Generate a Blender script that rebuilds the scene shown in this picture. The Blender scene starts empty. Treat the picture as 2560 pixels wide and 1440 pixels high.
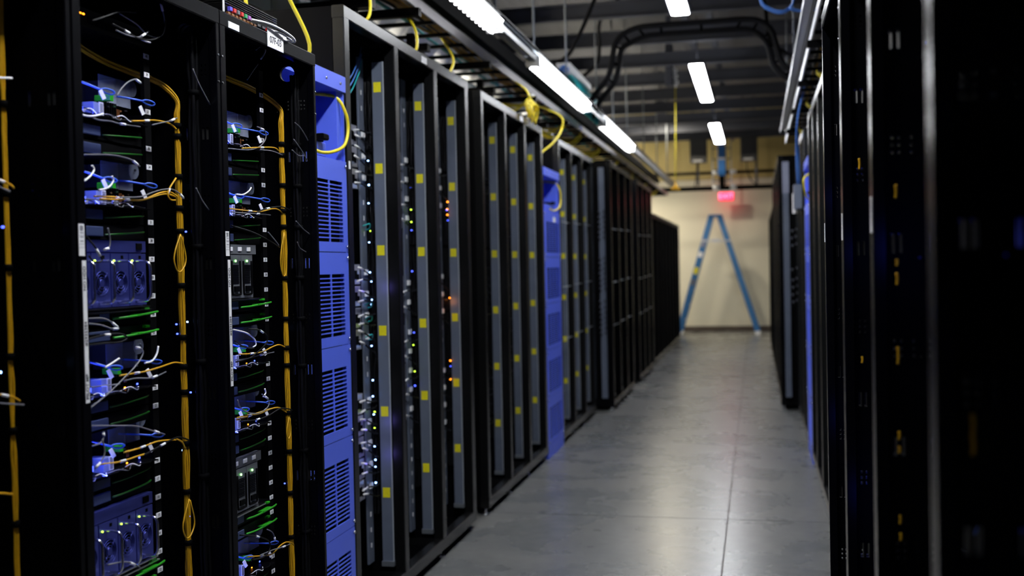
import bpy, math, random
from mathutils import Vector, Matrix
random.seed(7)
scene = bpy.context.scene
COL = scene.collection
PI = math.pi

# ------------------------------------------------------------------ camera
cam_data = bpy.data.cameras.new('camera')
cam = bpy.data.objects.new('camera', cam_data)
COL.objects.link(cam)
scene.camera = cam
cam_data.sensor_fit = 'HORIZONTAL'
cam_data.sensor_width = 36.0
cam_data.lens = 2700.0 * 36.0 / 2560.0
cam_data.clip_start = 0.05
cam_data.clip_end = 100
YAW, PITCH, ROLL = math.radians(12.77), math.radians(-1.11), math.radians(-1.2)
fwd = Vector((-math.sin(YAW) * math.cos(PITCH), math.cos(YAW) * math.cos(PITCH), math.sin(PITCH)))
rt = Vector((math.cos(YAW), math.sin(YAW), 0))
up = rt.cross(fwd)
r2 = rt * math.cos(ROLL) + up * math.sin(ROLL)
u2 = -rt * math.sin(ROLL) + up * math.cos(ROLL)
mw = Matrix((r2, u2, -fwd)).transposed().to_4x4()
mw.translation = Vector((0, 0, 1.43))
cam.matrix_world = mw
cam_data.dof.use_dof = True
cam_data.dof.focus_distance = 3.15
cam_data.dof.aperture_fstop = 2.4

# ------------------------------------------------------------------ world, exposure
world = bpy.data.worlds.new('world')
scene.world = world
world.use_nodes = True
world.node_tree.nodes['Background'].inputs[0].default_value = (0.5, 0.55, 0.7, 1)
world.node_tree.nodes['Background'].inputs[1].default_value = 0.002
scene.view_settings.view_transform = 'Standard'
scene.view_settings.look = 'None'
scene.view_settings.gamma = 1.0
scene.view_settings.use_curve_mapping = False
scene.view_settings.exposure = 0.0
scene.cycles.use_denoising = True
scene.cycles.max_bounces = 7
scene.cycles.sample_clamp_indirect = 4.0
LAMP, TRAYLIGHT, SIDELAMP, BLUE = 50.0, 17.0, 62.0, 1.0

# ------------------------------------------------------------------ materials
def mat(name, col, rough=0.5, metal=0.0, spec=0.5, emit=None, estr=0.0, noise=0.0, nscale=20.0, bump=0.0,
        bscale=200.0, coat=0.0, alpha=1.0, transmission=0.0, no_mis=False):
    m = bpy.data.materials.new(name)
    m.use_nodes = True
    nt = m.node_tree
    b = nt.nodes['Principled BSDF']
    b.inputs['Base Color'].default_value = (*col, 1)
    b.inputs['Roughness'].default_value = rough
    b.inputs['Metallic'].default_value = metal
    b.inputs['Specular IOR Level'].default_value = spec
    b.inputs['Coat Weight'].default_value = coat
    b.inputs['Alpha'].default_value = alpha
    b.inputs['Transmission Weight'].default_value = transmission
    if emit:
        b.inputs['Emission Color'].default_value = (*emit, 1)
        b.inputs['Emission Strength'].default_value = estr
        if no_mis:
            m.cycles.emission_sampling = 'NONE'
    if noise or bump:
        tc = nt.nodes.new('ShaderNodeTexCoord')
        n = nt.nodes.new('ShaderNodeTexNoise')
        n.inputs['Scale'].default_value = nscale
        n.inputs['Detail'].default_value = 5
        nt.links.new(tc.outputs['Object'], n.inputs['Vector'])
        if noise:
            mx = nt.nodes.new('ShaderNodeMix'); mx.data_type = 'RGBA'
            mx.inputs['A'].default_value = (*[c * (1 - noise) for c in col], 1)
            mx.inputs['B'].default_value = (*[min(1, c * (1 + noise)) for c in col], 1)
            nt.links.new(n.outputs['Fac'], mx.inputs['Factor'])
            nt.links.new(mx.outputs['Result'], b.inputs['Base Color'])
        if bump:
            n2 = nt.nodes.new('ShaderNodeTexNoise')
            n2.inputs['Scale'].default_value = bscale
            nt.links.new(tc.outputs['Object'], n2.inputs['Vector'])
            bp = nt.nodes.new('ShaderNodeBump')
            bp.inputs['Strength'].default_value = bump
            bp.inputs['Distance'].default_value = 0.002
            nt.links.new(n2.outputs['Fac'], bp.inputs['Height'])
            nt.links.new(bp.outputs['Normal'], b.inputs['Normal'])
    return m

M = {}
M['black'] = mat('black_powder_coat', (0.0015, 0.0015, 0.0022), 0.45, spec=0.06, noise=0.15, bump=0.15, bscale=900)
M['blackgloss'] = mat('satin_black_paint', (0.0015, 0.0015, 0.0025), 0.26, spec=0.13, noise=0.1, nscale=6)
M['frame'] = mat('black_frame_paint', (0.004, 0.004, 0.0045), 0.27, spec=0.6, noise=0.12)
M['darkgrey'] = mat('dark_grey_paint', (0.06, 0.06, 0.066), 0.45, noise=0.12)
M['pitch'] = mat('matt_black_plastic', (0.002, 0.002, 0.0025), 0.7, spec=0.04, noise=0.2)
M['rubber'] = mat('black_cable_jacket', (0.004, 0.004, 0.005), 0.40, spec=0.15, noise=0.1)
M['matrubber'] = mat('matt_black_conduit', (0.010, 0.010, 0.012), 0.65, spec=0.2, noise=0.1)
M['greyjacket'] = mat('grey_cable_jacket', (0.16, 0.16, 0.18), 0.32, noise=0.1)
M['white'] = mat('white_plastic', (0.90, 0.90, 0.92), 0.4, noise=0.05)
M['paper'] = mat('white_label_paper', (0.85, 0.85, 0.88), 0.6, noise=0.05, nscale=60)
M['ink'] = mat('black_ink', (0.02, 0.02, 0.03), 0.6, noise=0.1)
M['paleink'] = mat('grey_print', (0.32, 0.32, 0.36), 0.6, noise=0.1)
M['yellow'] = mat('yellow_fibre_jacket', (0.62, 0.33, 0.008), 0.38, noise=0.18, nscale=40)
M['brightyellow'] = mat('bright_yellow_jacket', (0.85, 0.68, 0.02), 0.4, noise=0.08)
M['sticker'] = mat('yellow_sticker', (0.78, 0.70, 0.01), 0.5, noise=0.12, nscale=90)
M['steel'] = mat('galvanised_steel', (0.30, 0.33, 0.37), 0.42, metal=0.7, noise=0.2, nscale=35)
M['upright'] = mat('grey_zinc_plate', (0.165, 0.195, 0.265), 0.38, metal=0.35, noise=0.18, nscale=14, bump=0.08)
M['edgeglint'] = mat('zinc_edge_highlight', (0.50, 0.55, 0.62), 0.4, metal=0.3, noise=0.1)  # same zinc as the upright plate, paler to paint its edge highlight
M['sheet'] = mat('server_sheet_metal', (0.50, 0.50, 0.58), 0.35, metal=0.5, noise=0.15, nscale=30)
M['chrome'] = mat('bright_metal', (0.75, 0.75, 0.78), 0.2, metal=1.0, noise=0.05)
M['silver'] = mat('silver_case_metal', (0.30, 0.32, 0.42), 0.38, metal=0.92, noise=0.12, nscale=30)
M['blue'] = mat('blue_cabinet_paint', (0.105, 0.175, 0.93), 0.42, noise=0.06, nscale=5, bump=0.12, bscale=900)
M['bluejacket'] = mat('blue_plastic', (0.05, 0.16, 0.80), 0.35, noise=0.08)
M['bluecable'] = mat('blue_cable_jacket', (0.06, 0.18, 0.55), 0.4, noise=0.1)
M['teal'] = mat('teal_cable_jacket', (0.02, 0.40, 0.42), 0.4, noise=0.2)
M['green'] = mat('green_plastic', (0.02, 0.30, 0.012), 0.35, noise=0.1)
M['copper'] = mat('copper_fins', (0.55, 0.25, 0.10), 0.35, metal=0.8, noise=0.2)
M['clear'] = mat('clear_plastic_sheet', (0.55, 0.62, 0.85), 0.12, alpha=0.28, spec=0.8, noise=0.02)
M['fiber'] = mat('blue_ladder_fibreglass', (0.03, 0.16, 0.42), 0.45, noise=0.1)
M['alu'] = mat('aluminium', (0.62, 0.63, 0.65), 0.35, metal=0.85, noise=0.08)
M['tray'] = mat('white_tray_rail', (0.80, 0.80, 0.86), 0.40, metal=0.4, noise=0.06)
M['duct'] = mat('silver_insulation', (0.62, 0.63, 0.66), 0.5, metal=0.15, noise=0.12, nscale=3, bump=0.6, bscale=9)
M['beam'] = mat('painted_roof_steel', (0.07, 0.075, 0.10), 0.6, noise=0.2, nscale=4)
M['deck'] = mat('grey_roof_deck', (0.115, 0.12, 0.15), 0.6, noise=0.12, nscale=1.5)
M['wall'] = mat('cream_wall_paint', (0.82, 0.775, 0.63), 0.75, noise=0.04, nscale=2)
M['panel'] = mat('ochre_wall_panel', (0.62, 0.50, 0.20), 0.6, noise=0.05, nscale=2)
M['darkwall'] = mat('dark_grey_wall', (0.06, 0.06, 0.07), 0.8, noise=0.1, nscale=2)
M['base'] = mat('brown_vinyl_base', (0.09, 0.065, 0.05), 0.5, noise=0.1)
M['red'] = mat('red_plastic', (0.6, 0.02, 0.02), 0.4, noise=0.1)
M['lamp'] = mat('lamp_diffuser', (0.9, 0.9, 0.9), 0.5, emit=(0.93, 0.96, 1.0), estr=LAMP, noise=0.01)
M['nearlamp'] = mat('near_lamp_diffuser', (0.9, 0.9, 0.9), 0.5, emit=(0.93, 0.96, 1.0), estr=88, noise=0.01)
M['hiddenlamp'] = mat('added_hidden_lamp', (0.9, 0.9, 0.9), 0.5, emit=(1.0, 0.93, 0.74), estr=SIDELAMP, noise=0.01)  # unseen lamps, added to brighten the duct behind the left tray
M['traylamp'] = mat('strip_light_diffuser', (0.9, 0.9, 0.9), 0.5, emit=(0.94, 0.97, 1.0), estr=TRAYLIGHT, noise=0.01)
M['lens'] = mat('led_lens', (0.9, 0.9, 0.9), 0.5, emit=(1, 1, 1), estr=8, noise=0.01)
M['warmlamp'] = mat('warm_downlight', (0.9, 0.9, 0.9), 0.5, emit=(1.0, 0.9, 0.6), estr=8, noise=0.01, no_mis=True)
M['exit'] = mat('exit_sign_face', (0.3, 0.02, 0.03), 0.4, emit=(1.0, 0.02, 0.07), estr=2.0, noise=0.01)
M['exitletter'] = mat('exit_sign_letters', (0.6, 0.1, 0.1), 0.4, emit=(1.0, 0.12, 0.25), estr=5.0, noise=0.01, no_mis=True)
M['deckfill'] = mat('added_deck_fill', (0.9, 0.9, 0.9), 0.5, emit=(0.93, 0.96, 1.0), estr=2.6, noise=0.01)  # glow added on the lamp tops to lift the roof deck
M['wallamp'] = mat('warm_lamp_diffuser', (0.9, 0.9, 0.9), 0.5, emit=(1.0, 0.90, 0.68), estr=11, noise=0.01)
M['blueglowsteel'] = mat('blue_grey_metal_with_glow', (0.095, 0.115, 0.52), 0.34, metal=0.8, noise=0.12, nscale=30)  # blue-grey metal, with the blue LED glow deepened into its colour
M['ledblue'] = mat('blue_led', (0.1, 0.1, 0.8), 0.4, emit=(0.06, 0.10, 1.0), estr=5, noise=0.01, no_mis=True)
M['ledwhite'] = mat('blue_white_led', (0.5, 0.6, 1), 0.4, emit=(0.25, 0.45, 1.0), estr=9, noise=0.01, no_mis=True)
M['ledgreen'] = mat('green_yellow_led', (0.4, 0.8, 0.1), 0.4, emit=(0.55, 1.0, 0.05), estr=5, noise=0.01, no_mis=True)
M['ledpure'] = mat('green_led', (0.1, 0.8, 0.1), 0.4, emit=(0.25, 1.0, 0.2), estr=5, noise=0.01, no_mis=True)
M['ledorange'] = mat('orange_led', (0.8, 0.3, 0.1), 0.4, emit=(1.0, 0.25, 0.01), estr=7, noise=0.01, no_mis=True)

def concrete():
    m = bpy.data.materials.new('polished_concrete'); m.use_nodes = True
    nt = m.node_tree; b = nt.nodes['Principled BSDF']
    tc = nt.nodes.new('ShaderNodeTexCoord')
    def noi(scale, detail, dist=0.0):
        n = nt.nodes.new('ShaderNodeTexNoise'); n.inputs['Scale'].default_value = scale
        n.inputs['Detail'].default_value = detail; n.inputs['Distortion'].default_value = dist
        nt.links.new(tc.outputs['Object'], n.inputs['Vector']); return n
    n1 = noi(2.2, 6, 0.2); n2 = noi(14, 5, 0.3)
    r1 = nt.nodes.new('ShaderNodeValToRGB')
    r1.color_ramp.elements[0].position = 0.2; r1.color_ramp.elements[0].color = (0.105, 0.112, 0.12, 1)
    r1.color_ramp.elements[1].position = 0.8; r1.color_ramp.elements[1].color = (0.205, 0.203, 0.195, 1)
    nt.links.new(n1.outputs['Fac'], r1.inputs['Fac'])
    mx = nt.nodes.new('ShaderNodeMix'); mx.data_type = 'RGBA'; mx.blend_type = 'SOFT_LIGHT'
    mx.inputs['Factor'].default_value = 0.35
    nt.links.new(r1.outputs['Color'], mx.inputs['A']); nt.links.new(n2.outputs['Fac'], mx.inputs['B'])
    nt.links.new(mx.outputs['Result'], b.inputs['Base Color'])
    rr = nt.nodes.new('ShaderNodeMapRange')
    rr.inputs['To Min'].default_value = 0.24; rr.inputs['To Max'].default_value = 0.31
    nt.links.new(n1.outputs['Fac'], rr.inputs['Value']); nt.links.new(rr.outputs['Result'], b.inputs['Roughness'])
    bp = nt.nodes.new('ShaderNodeBump'); bp.inputs['Strength'].default_value = 0.03; bp.inputs['Distance'].default_value = 0.004
    nt.links.new(n2.outputs['Fac'], bp.inputs['Height']); nt.links.new(bp.outputs['Normal'], b.inputs['Normal'])
    b.inputs['Specular IOR Level'].default_value = 0.42
    return m
M['concrete'] = concrete()

# ------------------------------------------------------------------ mesh helpers
class MB:
    def __init__(s): s.v = []; s.f = []; s.sm = []
    def box(s, x0, x1, y0, y1, z0, z1):
        b = len(s.v)
        s.v += [(x0, y0, z0), (x1, y0, z0), (x1, y1, z0), (x0, y1, z0), (x0, y0, z1), (x1, y0, z1), (x1, y1, z1), (x0, y1, z1)]
        for f in ((0, 3, 2, 1), (4, 5, 6, 7), (0, 1, 5, 4), (1, 2, 6, 5), (2, 3, 7, 6), (3, 0, 4, 7)):
            s.f.append(tuple(b + i for i in f)); s.sm.append(False)
        return s
    def chbox(s, x0, x1, y0, y1, z0, z1, c=0.002):
        # box whose four edges along the longest axis are chamfered
        d = (x1 - x0, y1 - y0, z1 - z0); a = d.index(max(d))
        lo = (x0, y0, z0); hi = (x1, y1, z1); p, q = [i for i in range(3) if i != a]
        ring = [(lo[p] + c, lo[q]), (hi[p] - c, lo[q]), (hi[p], lo[q] + c), (hi[p], hi[q] - c),
                (hi[p] - c, hi[q]), (lo[p] + c, hi[q]), (lo[p], hi[q] - c), (lo[p], lo[q] + c)]
        b = len(s.v)
        for e in (lo[a], hi[a]):
            for (m_, n_) in ring:
                pt = [0, 0, 0]; pt[a] = e; pt[p] = m_; pt[q] = n_; s.v.append(tuple(pt))
        for i in range(8):
            j = (i + 1) % 8; s.f.append((b + i, b + j, b + 8 + j, b + 8 + i)); s.sm.append(False)
        s.f.append(tuple(b + i for i in range(7, -1, -1))); s.sm.append(False)
        s.f.append(tuple(b + 8 + i for i in range(8))); s.sm.append(False)
        return s
    def tube(s, pts, r, n=8, smooth=True, close=False):
        P = [Vector(p) for p in pts]
        if smooth and len(P) > 2:
            Q = []
            N = len(P)
            for i in range(N - 1):
                p0 = P[i - 1] if i else P[0] * 2 - P[1]
                p1, p2 = P[i], P[i + 1]
                p3 = P[i + 2] if i + 2 < N else P[-1] * 2 - P[-2]
                for k in range(5):
                    t = k / 5
                    Q.append(0.5 * ((2 * p1) + (-p0 + p2) * t + (2 * p0 - 5 * p1 + 4 * p2 - p3) * t * t + (-p0 + 3 * p1 - 3 * p2 + p3) * t ** 3))
            Q.append(P[-1]); P = Q
        b = len(s.v); n0 = None
        for i, p in enumerate(P):
            t = (P[min(i + 1, len(P) - 1)] - P[max(i - 1, 0)])
            if t.length < 1e-9: t = Vector((0, 0, 1))
            t.normalize()
            if n0 is None:
                a = Vector((0, 0, 1)) if abs(t.z) < 0.9 else Vector((1, 0, 0))
                n0 = t.cross(a).normalized()
            else:
                n0 = (n0 - t * n0.dot(t))
                n0 = n0.normalized() if n0.length > 1e-6 else t.orthogonal().normalized()
            bn = t.cross(n0)
            rr = r[i] if isinstance(r, (list, tuple)) else r
            for k in range(n):
                a = 2 * PI * k / n
                s.v.append(tuple(p + n0 * (math.cos(a) * rr) + bn * (math.sin(a) * rr)))
        for i in range(len(P) - 1):
            for k in range(n):
                k2 = (k + 1) % n
                s.f.append((b + i * n + k, b + i * n + k2, b + (i + 1) * n + k2, b + (i + 1) * n + k)); s.sm.append(True)
        s.f.append(tuple(b + k for k in range(n - 1, -1, -1))); s.sm.append(False)
        e = b + (len(P) - 1) * n
        s.f.append(tuple(e + k for k in range(n))); s.sm.append(False)
        return s
    def cyl(s, p, q, r, n=12): return s.tube([p, q], r, n, False)
    def ring(s, c, R_, r, axis=0, n=24, m=6):
        pts = []
        b = len(s.v); o = [i for i in range(3) if i != axis]
        for i in range(n):
            a = 2 * PI * i / n
            for k in range(m):
                t = 2 * PI * k / m; rad = R_ + r * math.cos(t)
                p = [0, 0, 0]; p[axis] = c[axis] + r * math.sin(t)
                p[o[0]] = c[o[0]] + rad * math.cos(a); p[o[1]] = c[o[1]] + rad * math.sin(a); s.v.append(tuple(p))
        for i in range(n):
            for k in range(m):
                i2 = (i + 1) % n; k2 = (k + 1) % m
                s.f.append((b + i * m + k, b + i2 * m + k, b + i2 * m + k2, b + i * m + k2)); s.sm.append(True)
        return s
    def grid_plate(s, axis, a0, a1, us, vs, hole):
        # solid plate with holes; us/vs cut lines; hole(u,v)->bool for cell centres
        for i in range(len(us) - 1):
            for j in range(len(vs) - 1):
                if hole((us[i] + us[i + 1]) / 2, (vs[j] + vs[j + 1]) / 2): continue
                if axis == 0: s.box(a0, a1, us[i], us[i + 1], vs[j], vs[j + 1])
                else: s.box(us[i], us[i + 1], a0, a1, vs[j], vs[j + 1])
        return s
    def hole_plate(s, x0, x1, y0, y1, z0, z1, cy, cz, r, n=24):
        # plate facing x with one round hole
        b = len(s.v)
        for x in (x1, x0):
            for i in range(n):
                a = 2 * PI * i / n; ca, sa = math.cos(a), math.sin(a)
                s.v.append((x, cy + r * ca, cz + r * sa))
            for i in range(n):
                a = 2 * PI * i / n; ca, sa = math.cos(a), math.sin(a)
                ty = (y1 - cy) / ca if ca > 1e-6 else ((y0 - cy) / ca if ca < -1e-6 else 1e9)
                tz = (z1 - cz) / sa if sa > 1e-6 else ((z0 - cz) / sa if sa < -1e-6 else 1e9)
                t = min(ty, tz); s.v.append((x, cy + t * ca, cz + t * sa))
        for i in range(n):
            j = (i + 1) % n
            s.f.append((b + i, b + n + i, b + n + j, b + j)); s.sm.append(False)
            s.f.append((b + i, b + j, b + 2 * n + j, b + 2 * n + i)); s.sm.append(False)
            s.f.append((b + n + i, b + 3 * n + i, b + 3 * n + j, b + n + j)); s.sm.append(False)
        for (yy, zz) in ((y0, z0), (y1, z0), (y1, z1), (y0, z1)):
            i = round(math.atan2(zz - cz, yy - cy) / (2 * PI) * n) % n
            s.v[b + n + i] = (x1, yy, zz); s.v[b + 3 * n + i] = (x0, yy, zz)
        return s
    def build(s, name, m, parent=None, loc=(0, 0, 0), rel=None):
        me = bpy.data.meshes.new(name)
        if rel: v = [(a - rel[0], b - rel[1], c - rel[2]) for a, b, c in s.v]
        else: v = s.v
        me.from_pydata(v, [], s.f)
        me.polygons.foreach_set('use_smooth', s.sm)
        me.materials.append(M[m] if isinstance(m, str) else m)
        me.update()
        o = bpy.data.objects.new(name, me)
        COL.objects.link(o)
        if parent: o.parent = parent
        o.location = rel if rel else loc
        return o

def tag(o, label=None, cat=None, group=None, kind=None):
    if label: o['label'] = label
    if cat: o['category'] = cat
    if group: o['group'] = group
    if kind: o['kind'] = kind
    return o
def empty(name, loc, rz=0, label=None, cat=None, group=None):
    o = bpy.data.objects.new(name, None); COL.objects.link(o)
    o.empty_display_size = 0.1
    o.location = loc; o.rotation_euler = (0, 0, rz)
    return tag(o, label, cat, group)
def copy_tree(o, parent=None, skip=()):
    c = o.copy(); COL.objects.link(c); c.parent = parent
    for ch in list(o.children):
        if ch.name.split('.')[0] in skip: continue
        copy_tree(ch, c)
    return c
def dup(root, loc, rz, label, group=None, skip=()):
    c = copy_tree(root, None, skip)
    c.location = loc; c.rotation_euler = (0, 0, rz); c['label'] = label
    if group: c['group'] = group
    elif 'group' in c: del c['group']
    return c
_text_cache = {}
def text(s, size, m, parent, loc, rot, name='lettering', scale=(1, 1, 1)):
    key = (s, size, m)
    if key not in _text_cache:
        cu = bpy.data.curves.new('txt', 'FONT'); cu.body = s; cu.size = size
        cu.align_x = 'CENTER'; cu.align_y = 'CENTER'; cu.extrude = 0.0002; cu.resolution_u = 3
        cu.offset = size * 0.012
        t = bpy.data.objects.new('txt', cu); COL.objects.link(t)
        dg = bpy.context.evaluated_depsgraph_get(); dg.update()
        me = bpy.data.meshes.new_from_object(t.evaluated_get(dg))
        bpy.data.objects.remove(t)
        me.materials.clear(); me.materials.append(M[m]); _text_cache[key] = me
    o = bpy.data.objects.new(name, _text_cache[key]); COL.objects.link(o)
    o.parent = parent; o.location = loc; o.rotation_euler = rot; o.scale = scale
    return o
FACE_X = (PI / 2, 0, PI / 2)                 # reads along +y, faces +x
def up_x():                                   # reads upwards, faces +x
    return Matrix(((0, 0, 1), (0, -1, 0), (1, 0, 0))).to_euler()
UP_X = Matrix(((0, 0, 1), (0, -1, 0), (1, 0, 0))).to_euler()

# ================================================================== SETTING
YF = 23.0
fl = empty('floor', (0, 0, 0)); fl['kind'] = 'structure'
ycuts = [-2.5, 0.02, 6.10, 12.2, 18.3, YF]; xcuts = [-4.6, -0.178, 3.6]
for i in range(5):
    for j in range(2):
        MB().box(xcuts[j] + 0.004, xcuts[j + 1] - 0.004, ycuts[i] + 0.004, ycuts[i + 1] - 0.004, -0.12, 0).build('slab', 'concrete', fl)
MB().box(-4.6, 3.6, -2.5, YF, -0.16, -0.012).build('joint_filler', 'base', fl)
wf = tag(MB().box(-4.6, 3.6, YF, YF + 0.15, 0, 3.17).build('wall_far', 'wall'), kind='structure')
MB().box(-4.6, 3.6, YF + 0.04, YF + 0.15, 3.17, 4.75).build('upper_wall', 'panel', wf)
for k in range(9):
    x = -4.3 + k * 0.92
    MB().box(x, x + 0.90, YF + 0.005, YF + 0.04, 3.19, 4.75).build('panel', 'panel', wf)
tag(MB().chbox(-4.6, 3.6, YF - 0.012, YF, 0, 0.105, 0.004).build('baseboard_far', 'base'), kind='structure')
tag(MB().box(-4.75, -4.6, -2.5, YF, 0, 4.75).build('wall_left', 'darkwall'), kind='structure')
tag(MB().box(3.6, 3.75, -2.5, YF, 0, 4.75).build('wall_right', 'darkwall'), kind='structure')
tag(MB().box(-4.6, 3.6, -2.65, -2.5, 0, 4.75).build('wall_back', 'darkwall'), kind='structure')
ce = MB()
for k in range(55):                                            # trapezoid roof deck
    x = -4.6 + k * 0.15
    ce.box(x, x + 0.09, -2.5, YF, 4.75, 4.80); ce.box(x + 0.09, x + 0.15, -2.5, YF, 4.742, 4.80)
tag(ce.build('ceiling', 'deck'), kind='structure')
rb = None
for k in range(17):
    y = 20.5 - k * 1.3
    o = MB().box(-4.6, 3.6, y - 0.045, y + 0.045, 3.73, 3.745).box(-4.6, 3.6, y - 0.006, y + 0.006, 3.745, 3.87).box(-4.6, 3.6, y - 0.045, y + 0.045, 3.87, 3.885).build('roof_beam', 'beam')
    tag(o, 'dark steel beam crossing under the roof deck above the aisle', 'roof beam', 'dark roof beams crossing over the aisle')
for x in (-0.66, -0.42):
    tag(MB().box(x - 0.03, x + 0.03, -2, 22.3, 3.885, 3.95).build('support_rail', 'beam'),
        ('left' if x < -0.5 else 'right') + ' of the two dark rails running along the ceiling above the aisle lamps', 'rail')

# ------------------------------------------------------------------ aisle lamps
def lamp(y0, y1, x0, x1, z, label, m='lamp', group=None, hang=True):
    t = empty('ceiling_light', ((x0 + x1) / 2, (y0 + y1) / 2, z), 0, label, 'lamp', group)
    w, l = (x1 - x0) / 2, (y1 - y0) / 2
    d = MB(); n = 6; r = 0.03; pts = []
    for cx, cy, a0 in ((w - r, l - r, 0), (-w + r, l - r, 90), (-w + r, -l + r, 180), (w - r, -l + r, 270)):
        for k in range(n + 1):
            a = math.radians(a0 + 90 * k / n); pts.append((cx + r * math.cos(a), cy + r * math.sin(a)))
    N = len(pts); d.v = [(p[0], p[1], 0) for p in pts] + [(p[0], p[1], 0.012) for p in pts]
    d.f = [tuple(range(N - 1, -1, -1)), tuple(range(N, 2 * N))] + [(i, (i + 1) % N, N + (i + 1) % N, N + i) for i in range(N)]
    d.sm = [False] * len(d.f)
    d.build('diffuser', m, t)
    MB().box(-w - 0.012, w + 0.012, -l - 0.012, l + 0.012, 0.012, 0.06).box(-w - 0.012, -w, -l - 0.012, l + 0.012, 0.002, 0.012).box(w, w + 0.012, -l - 0.012, l + 0.012, 0.002, 0.012).build('housing', 'beam', t)
    MB().box(-w * 0.6, w * 0.6, -l * 0.95, l * 0.95, 0.061, 0.064).build('added_up_strip', 'deckfill' if m in ('lamp', 'nearlamp') else m, t)  # added strip that throws light upwards, no part of the fitting
    if hang:
        for s in (-1, 1):
            MB().cyl((0, s * l * 0.8, 0.06), (0, s * l * 0.8, 3.885 - z), 0.006, 6).build('hanger', 'beam', t)
    return t
LX0, LX1 = -0.61, -0.475
lamp(6.05, 8.52, LX0, LX1, 3.36, 'white rectangular ceiling lamp cut off by the top of the picture')
lamp(10.72, 13.17, LX0, LX1, 3.36, 'largest whole white rectangular lamp hanging over the aisle')
lamp(15.39, 17.84, LX0 - 0.005, LX1 + 0.005, 3.36, 'smallest rectangular lamp, just above the hanging blue cable ladder')
lamp(1.3, 3.8, LX0, LX1, 3.36, 'white rectangular lamp over the near end of the aisle', 'nearlamp', group='aisle lamps outside the picture')
for y in (2.0, 5.0, 8.0, 11.5, 16.0, 20.0):
    lamp(y, y + 2.4, -2.68, -2.56, 2.92, 'unseen lamp added behind the left racks for light on the duct', 'hiddenlamp', 'unseen lamps added behind the left racks', hang=False)
lamp(19.6, 22.0, -2.36, -2.22, 3.42, 'lamp hanging close to the far wall behind the low left racks', 'wallamp')
for i, (x, y, z) in enumerate(((-1.546, 18.55, 3.893), (-1.617, 21.1, 4.008))):
    t = empty('downlight', (x, y, z), 0, ('nearer' if not i else 'farther') + ' of the two small round warm downlights between the roof beams', 'lamp')
    MB().cyl((0, 0, 0), (0, 0, 0.02), 0.078, 20).build('bulb_disc', 'warmlamp', t)
    MB().cyl((0, 0, 0.02), (0, 0, 0.30), 0.085, 20).cyl((0, 0, 0.30), (0, 0, 4.72 - z), 0.015, 8).build('can', 'beam', t)
    la = bpy.data.lights.new('downlight_beam', 'AREA'); la.shape = 'DISK'; la.size = 0.15; la.energy = 62 if not i else 30; la.color = (1.0, 0.90, 0.70)
    o = bpy.data.objects.new('downlight_beam', la); COL.objects.link(o); o.location = (x, y, z - 0.004)

# ================================================================== RACK EQUIPMENT PROTOTYPES
FAR = (0, -30, -5)
def psu_shelf():
    t = empty('power_shelf', (0, 0, 0), 0, 'x', 'power supply')
    c = MB().box(-0.62, -0.012, 0, 0.378, 0, 0.155).box(-0.012, 0, 0, 0.378, 0.128, 0.155)
    c.build('chassis', 'blueglowsteel', t)
    MB().box(-0.012, 0.012, 0, 0.378, -0.004, -0.001).box(-0.012, 0.016, 0, 0.378, -0.012, -0.009).build('lip', 'chrome', t)
    MB().chbox(-0.002, 0.003, 0.335, 0.358, 0.134, 0.150, 0.001).build('socket', 'pitch', t)
    for k in range(5):
        y = 0.0045 + k * 0.0745
        p = MB().hole_plate(-0.010, 0.002, 0.001, 0.071, 0.020, 0.092, 0.0355, 0.057, 0.029, 24)
        p.box(-0.010, 0.002, 0.001, 0.071, 0.002, 0.020).box(-0.010, 0.002, 0.001, 0.071, 0.092, 0.125)
        m = p.build('power_module', 'blueglowsteel', t, rel=(0, y, 0)); m.location = (0, y, 0)
        m.data.transform(Matrix.Translation((0, y, 0)))
        g = MB()
        for R_ in (0.027, 0.0205, 0.0135): g.ring((0.004, 0.0355, 0.057), R_, 0.0006, 0, 24, 5)
        g.cyl((0.001, 0.0355, 0.057), (0.005, 0.0355, 0.057), 0.009, 14)
        for a in (45, 135, 225, 315):
            ca, sa = math.cos(math.radians(a)), math.sin(math.radians(a))
            g.cyl((0.004, 0.0355 + ca * 0.008, 0.057 + sa * 0.008), (0.003, 0.0355 + ca * 0.033, 0.057 + sa * 0.033), 0.0007, 5)
        g.build('fan_guard', 'blueglowsteel', m)
        MB().cyl((-0.0105, 0.0355, 0.057), (-0.008, 0.0355, 0.057), 0.030, 20).build('fan', 'pitch', m)
        h = MB().tube([(0, 0.025, 0.106), (0.028, 0.025, 0.106), (0.038, 0.025, 0.101), (0.042, 0.025, 0.090), (0.042, 0.025, 0.060),
                       (0.042, 0.025, 0.030), (0.038, 0.025, 0.018), (0.028, 0.025, 0.012), (0, 0.025, 0.012)], 0.0034, 8)
        h.build('handle', 'chrome', m)
        MB().cyl((0.001, 0.0115, 0.108), (0.0045, 0.0115, 0.108), 0.0019, 10).build('indicator_light', 'ledgreen', m)
        MB().box(-0.001, 0.0025, 0.040, 0.050, 0.112, 0.120).build('latch', 'pitch', m)
    return t
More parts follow.
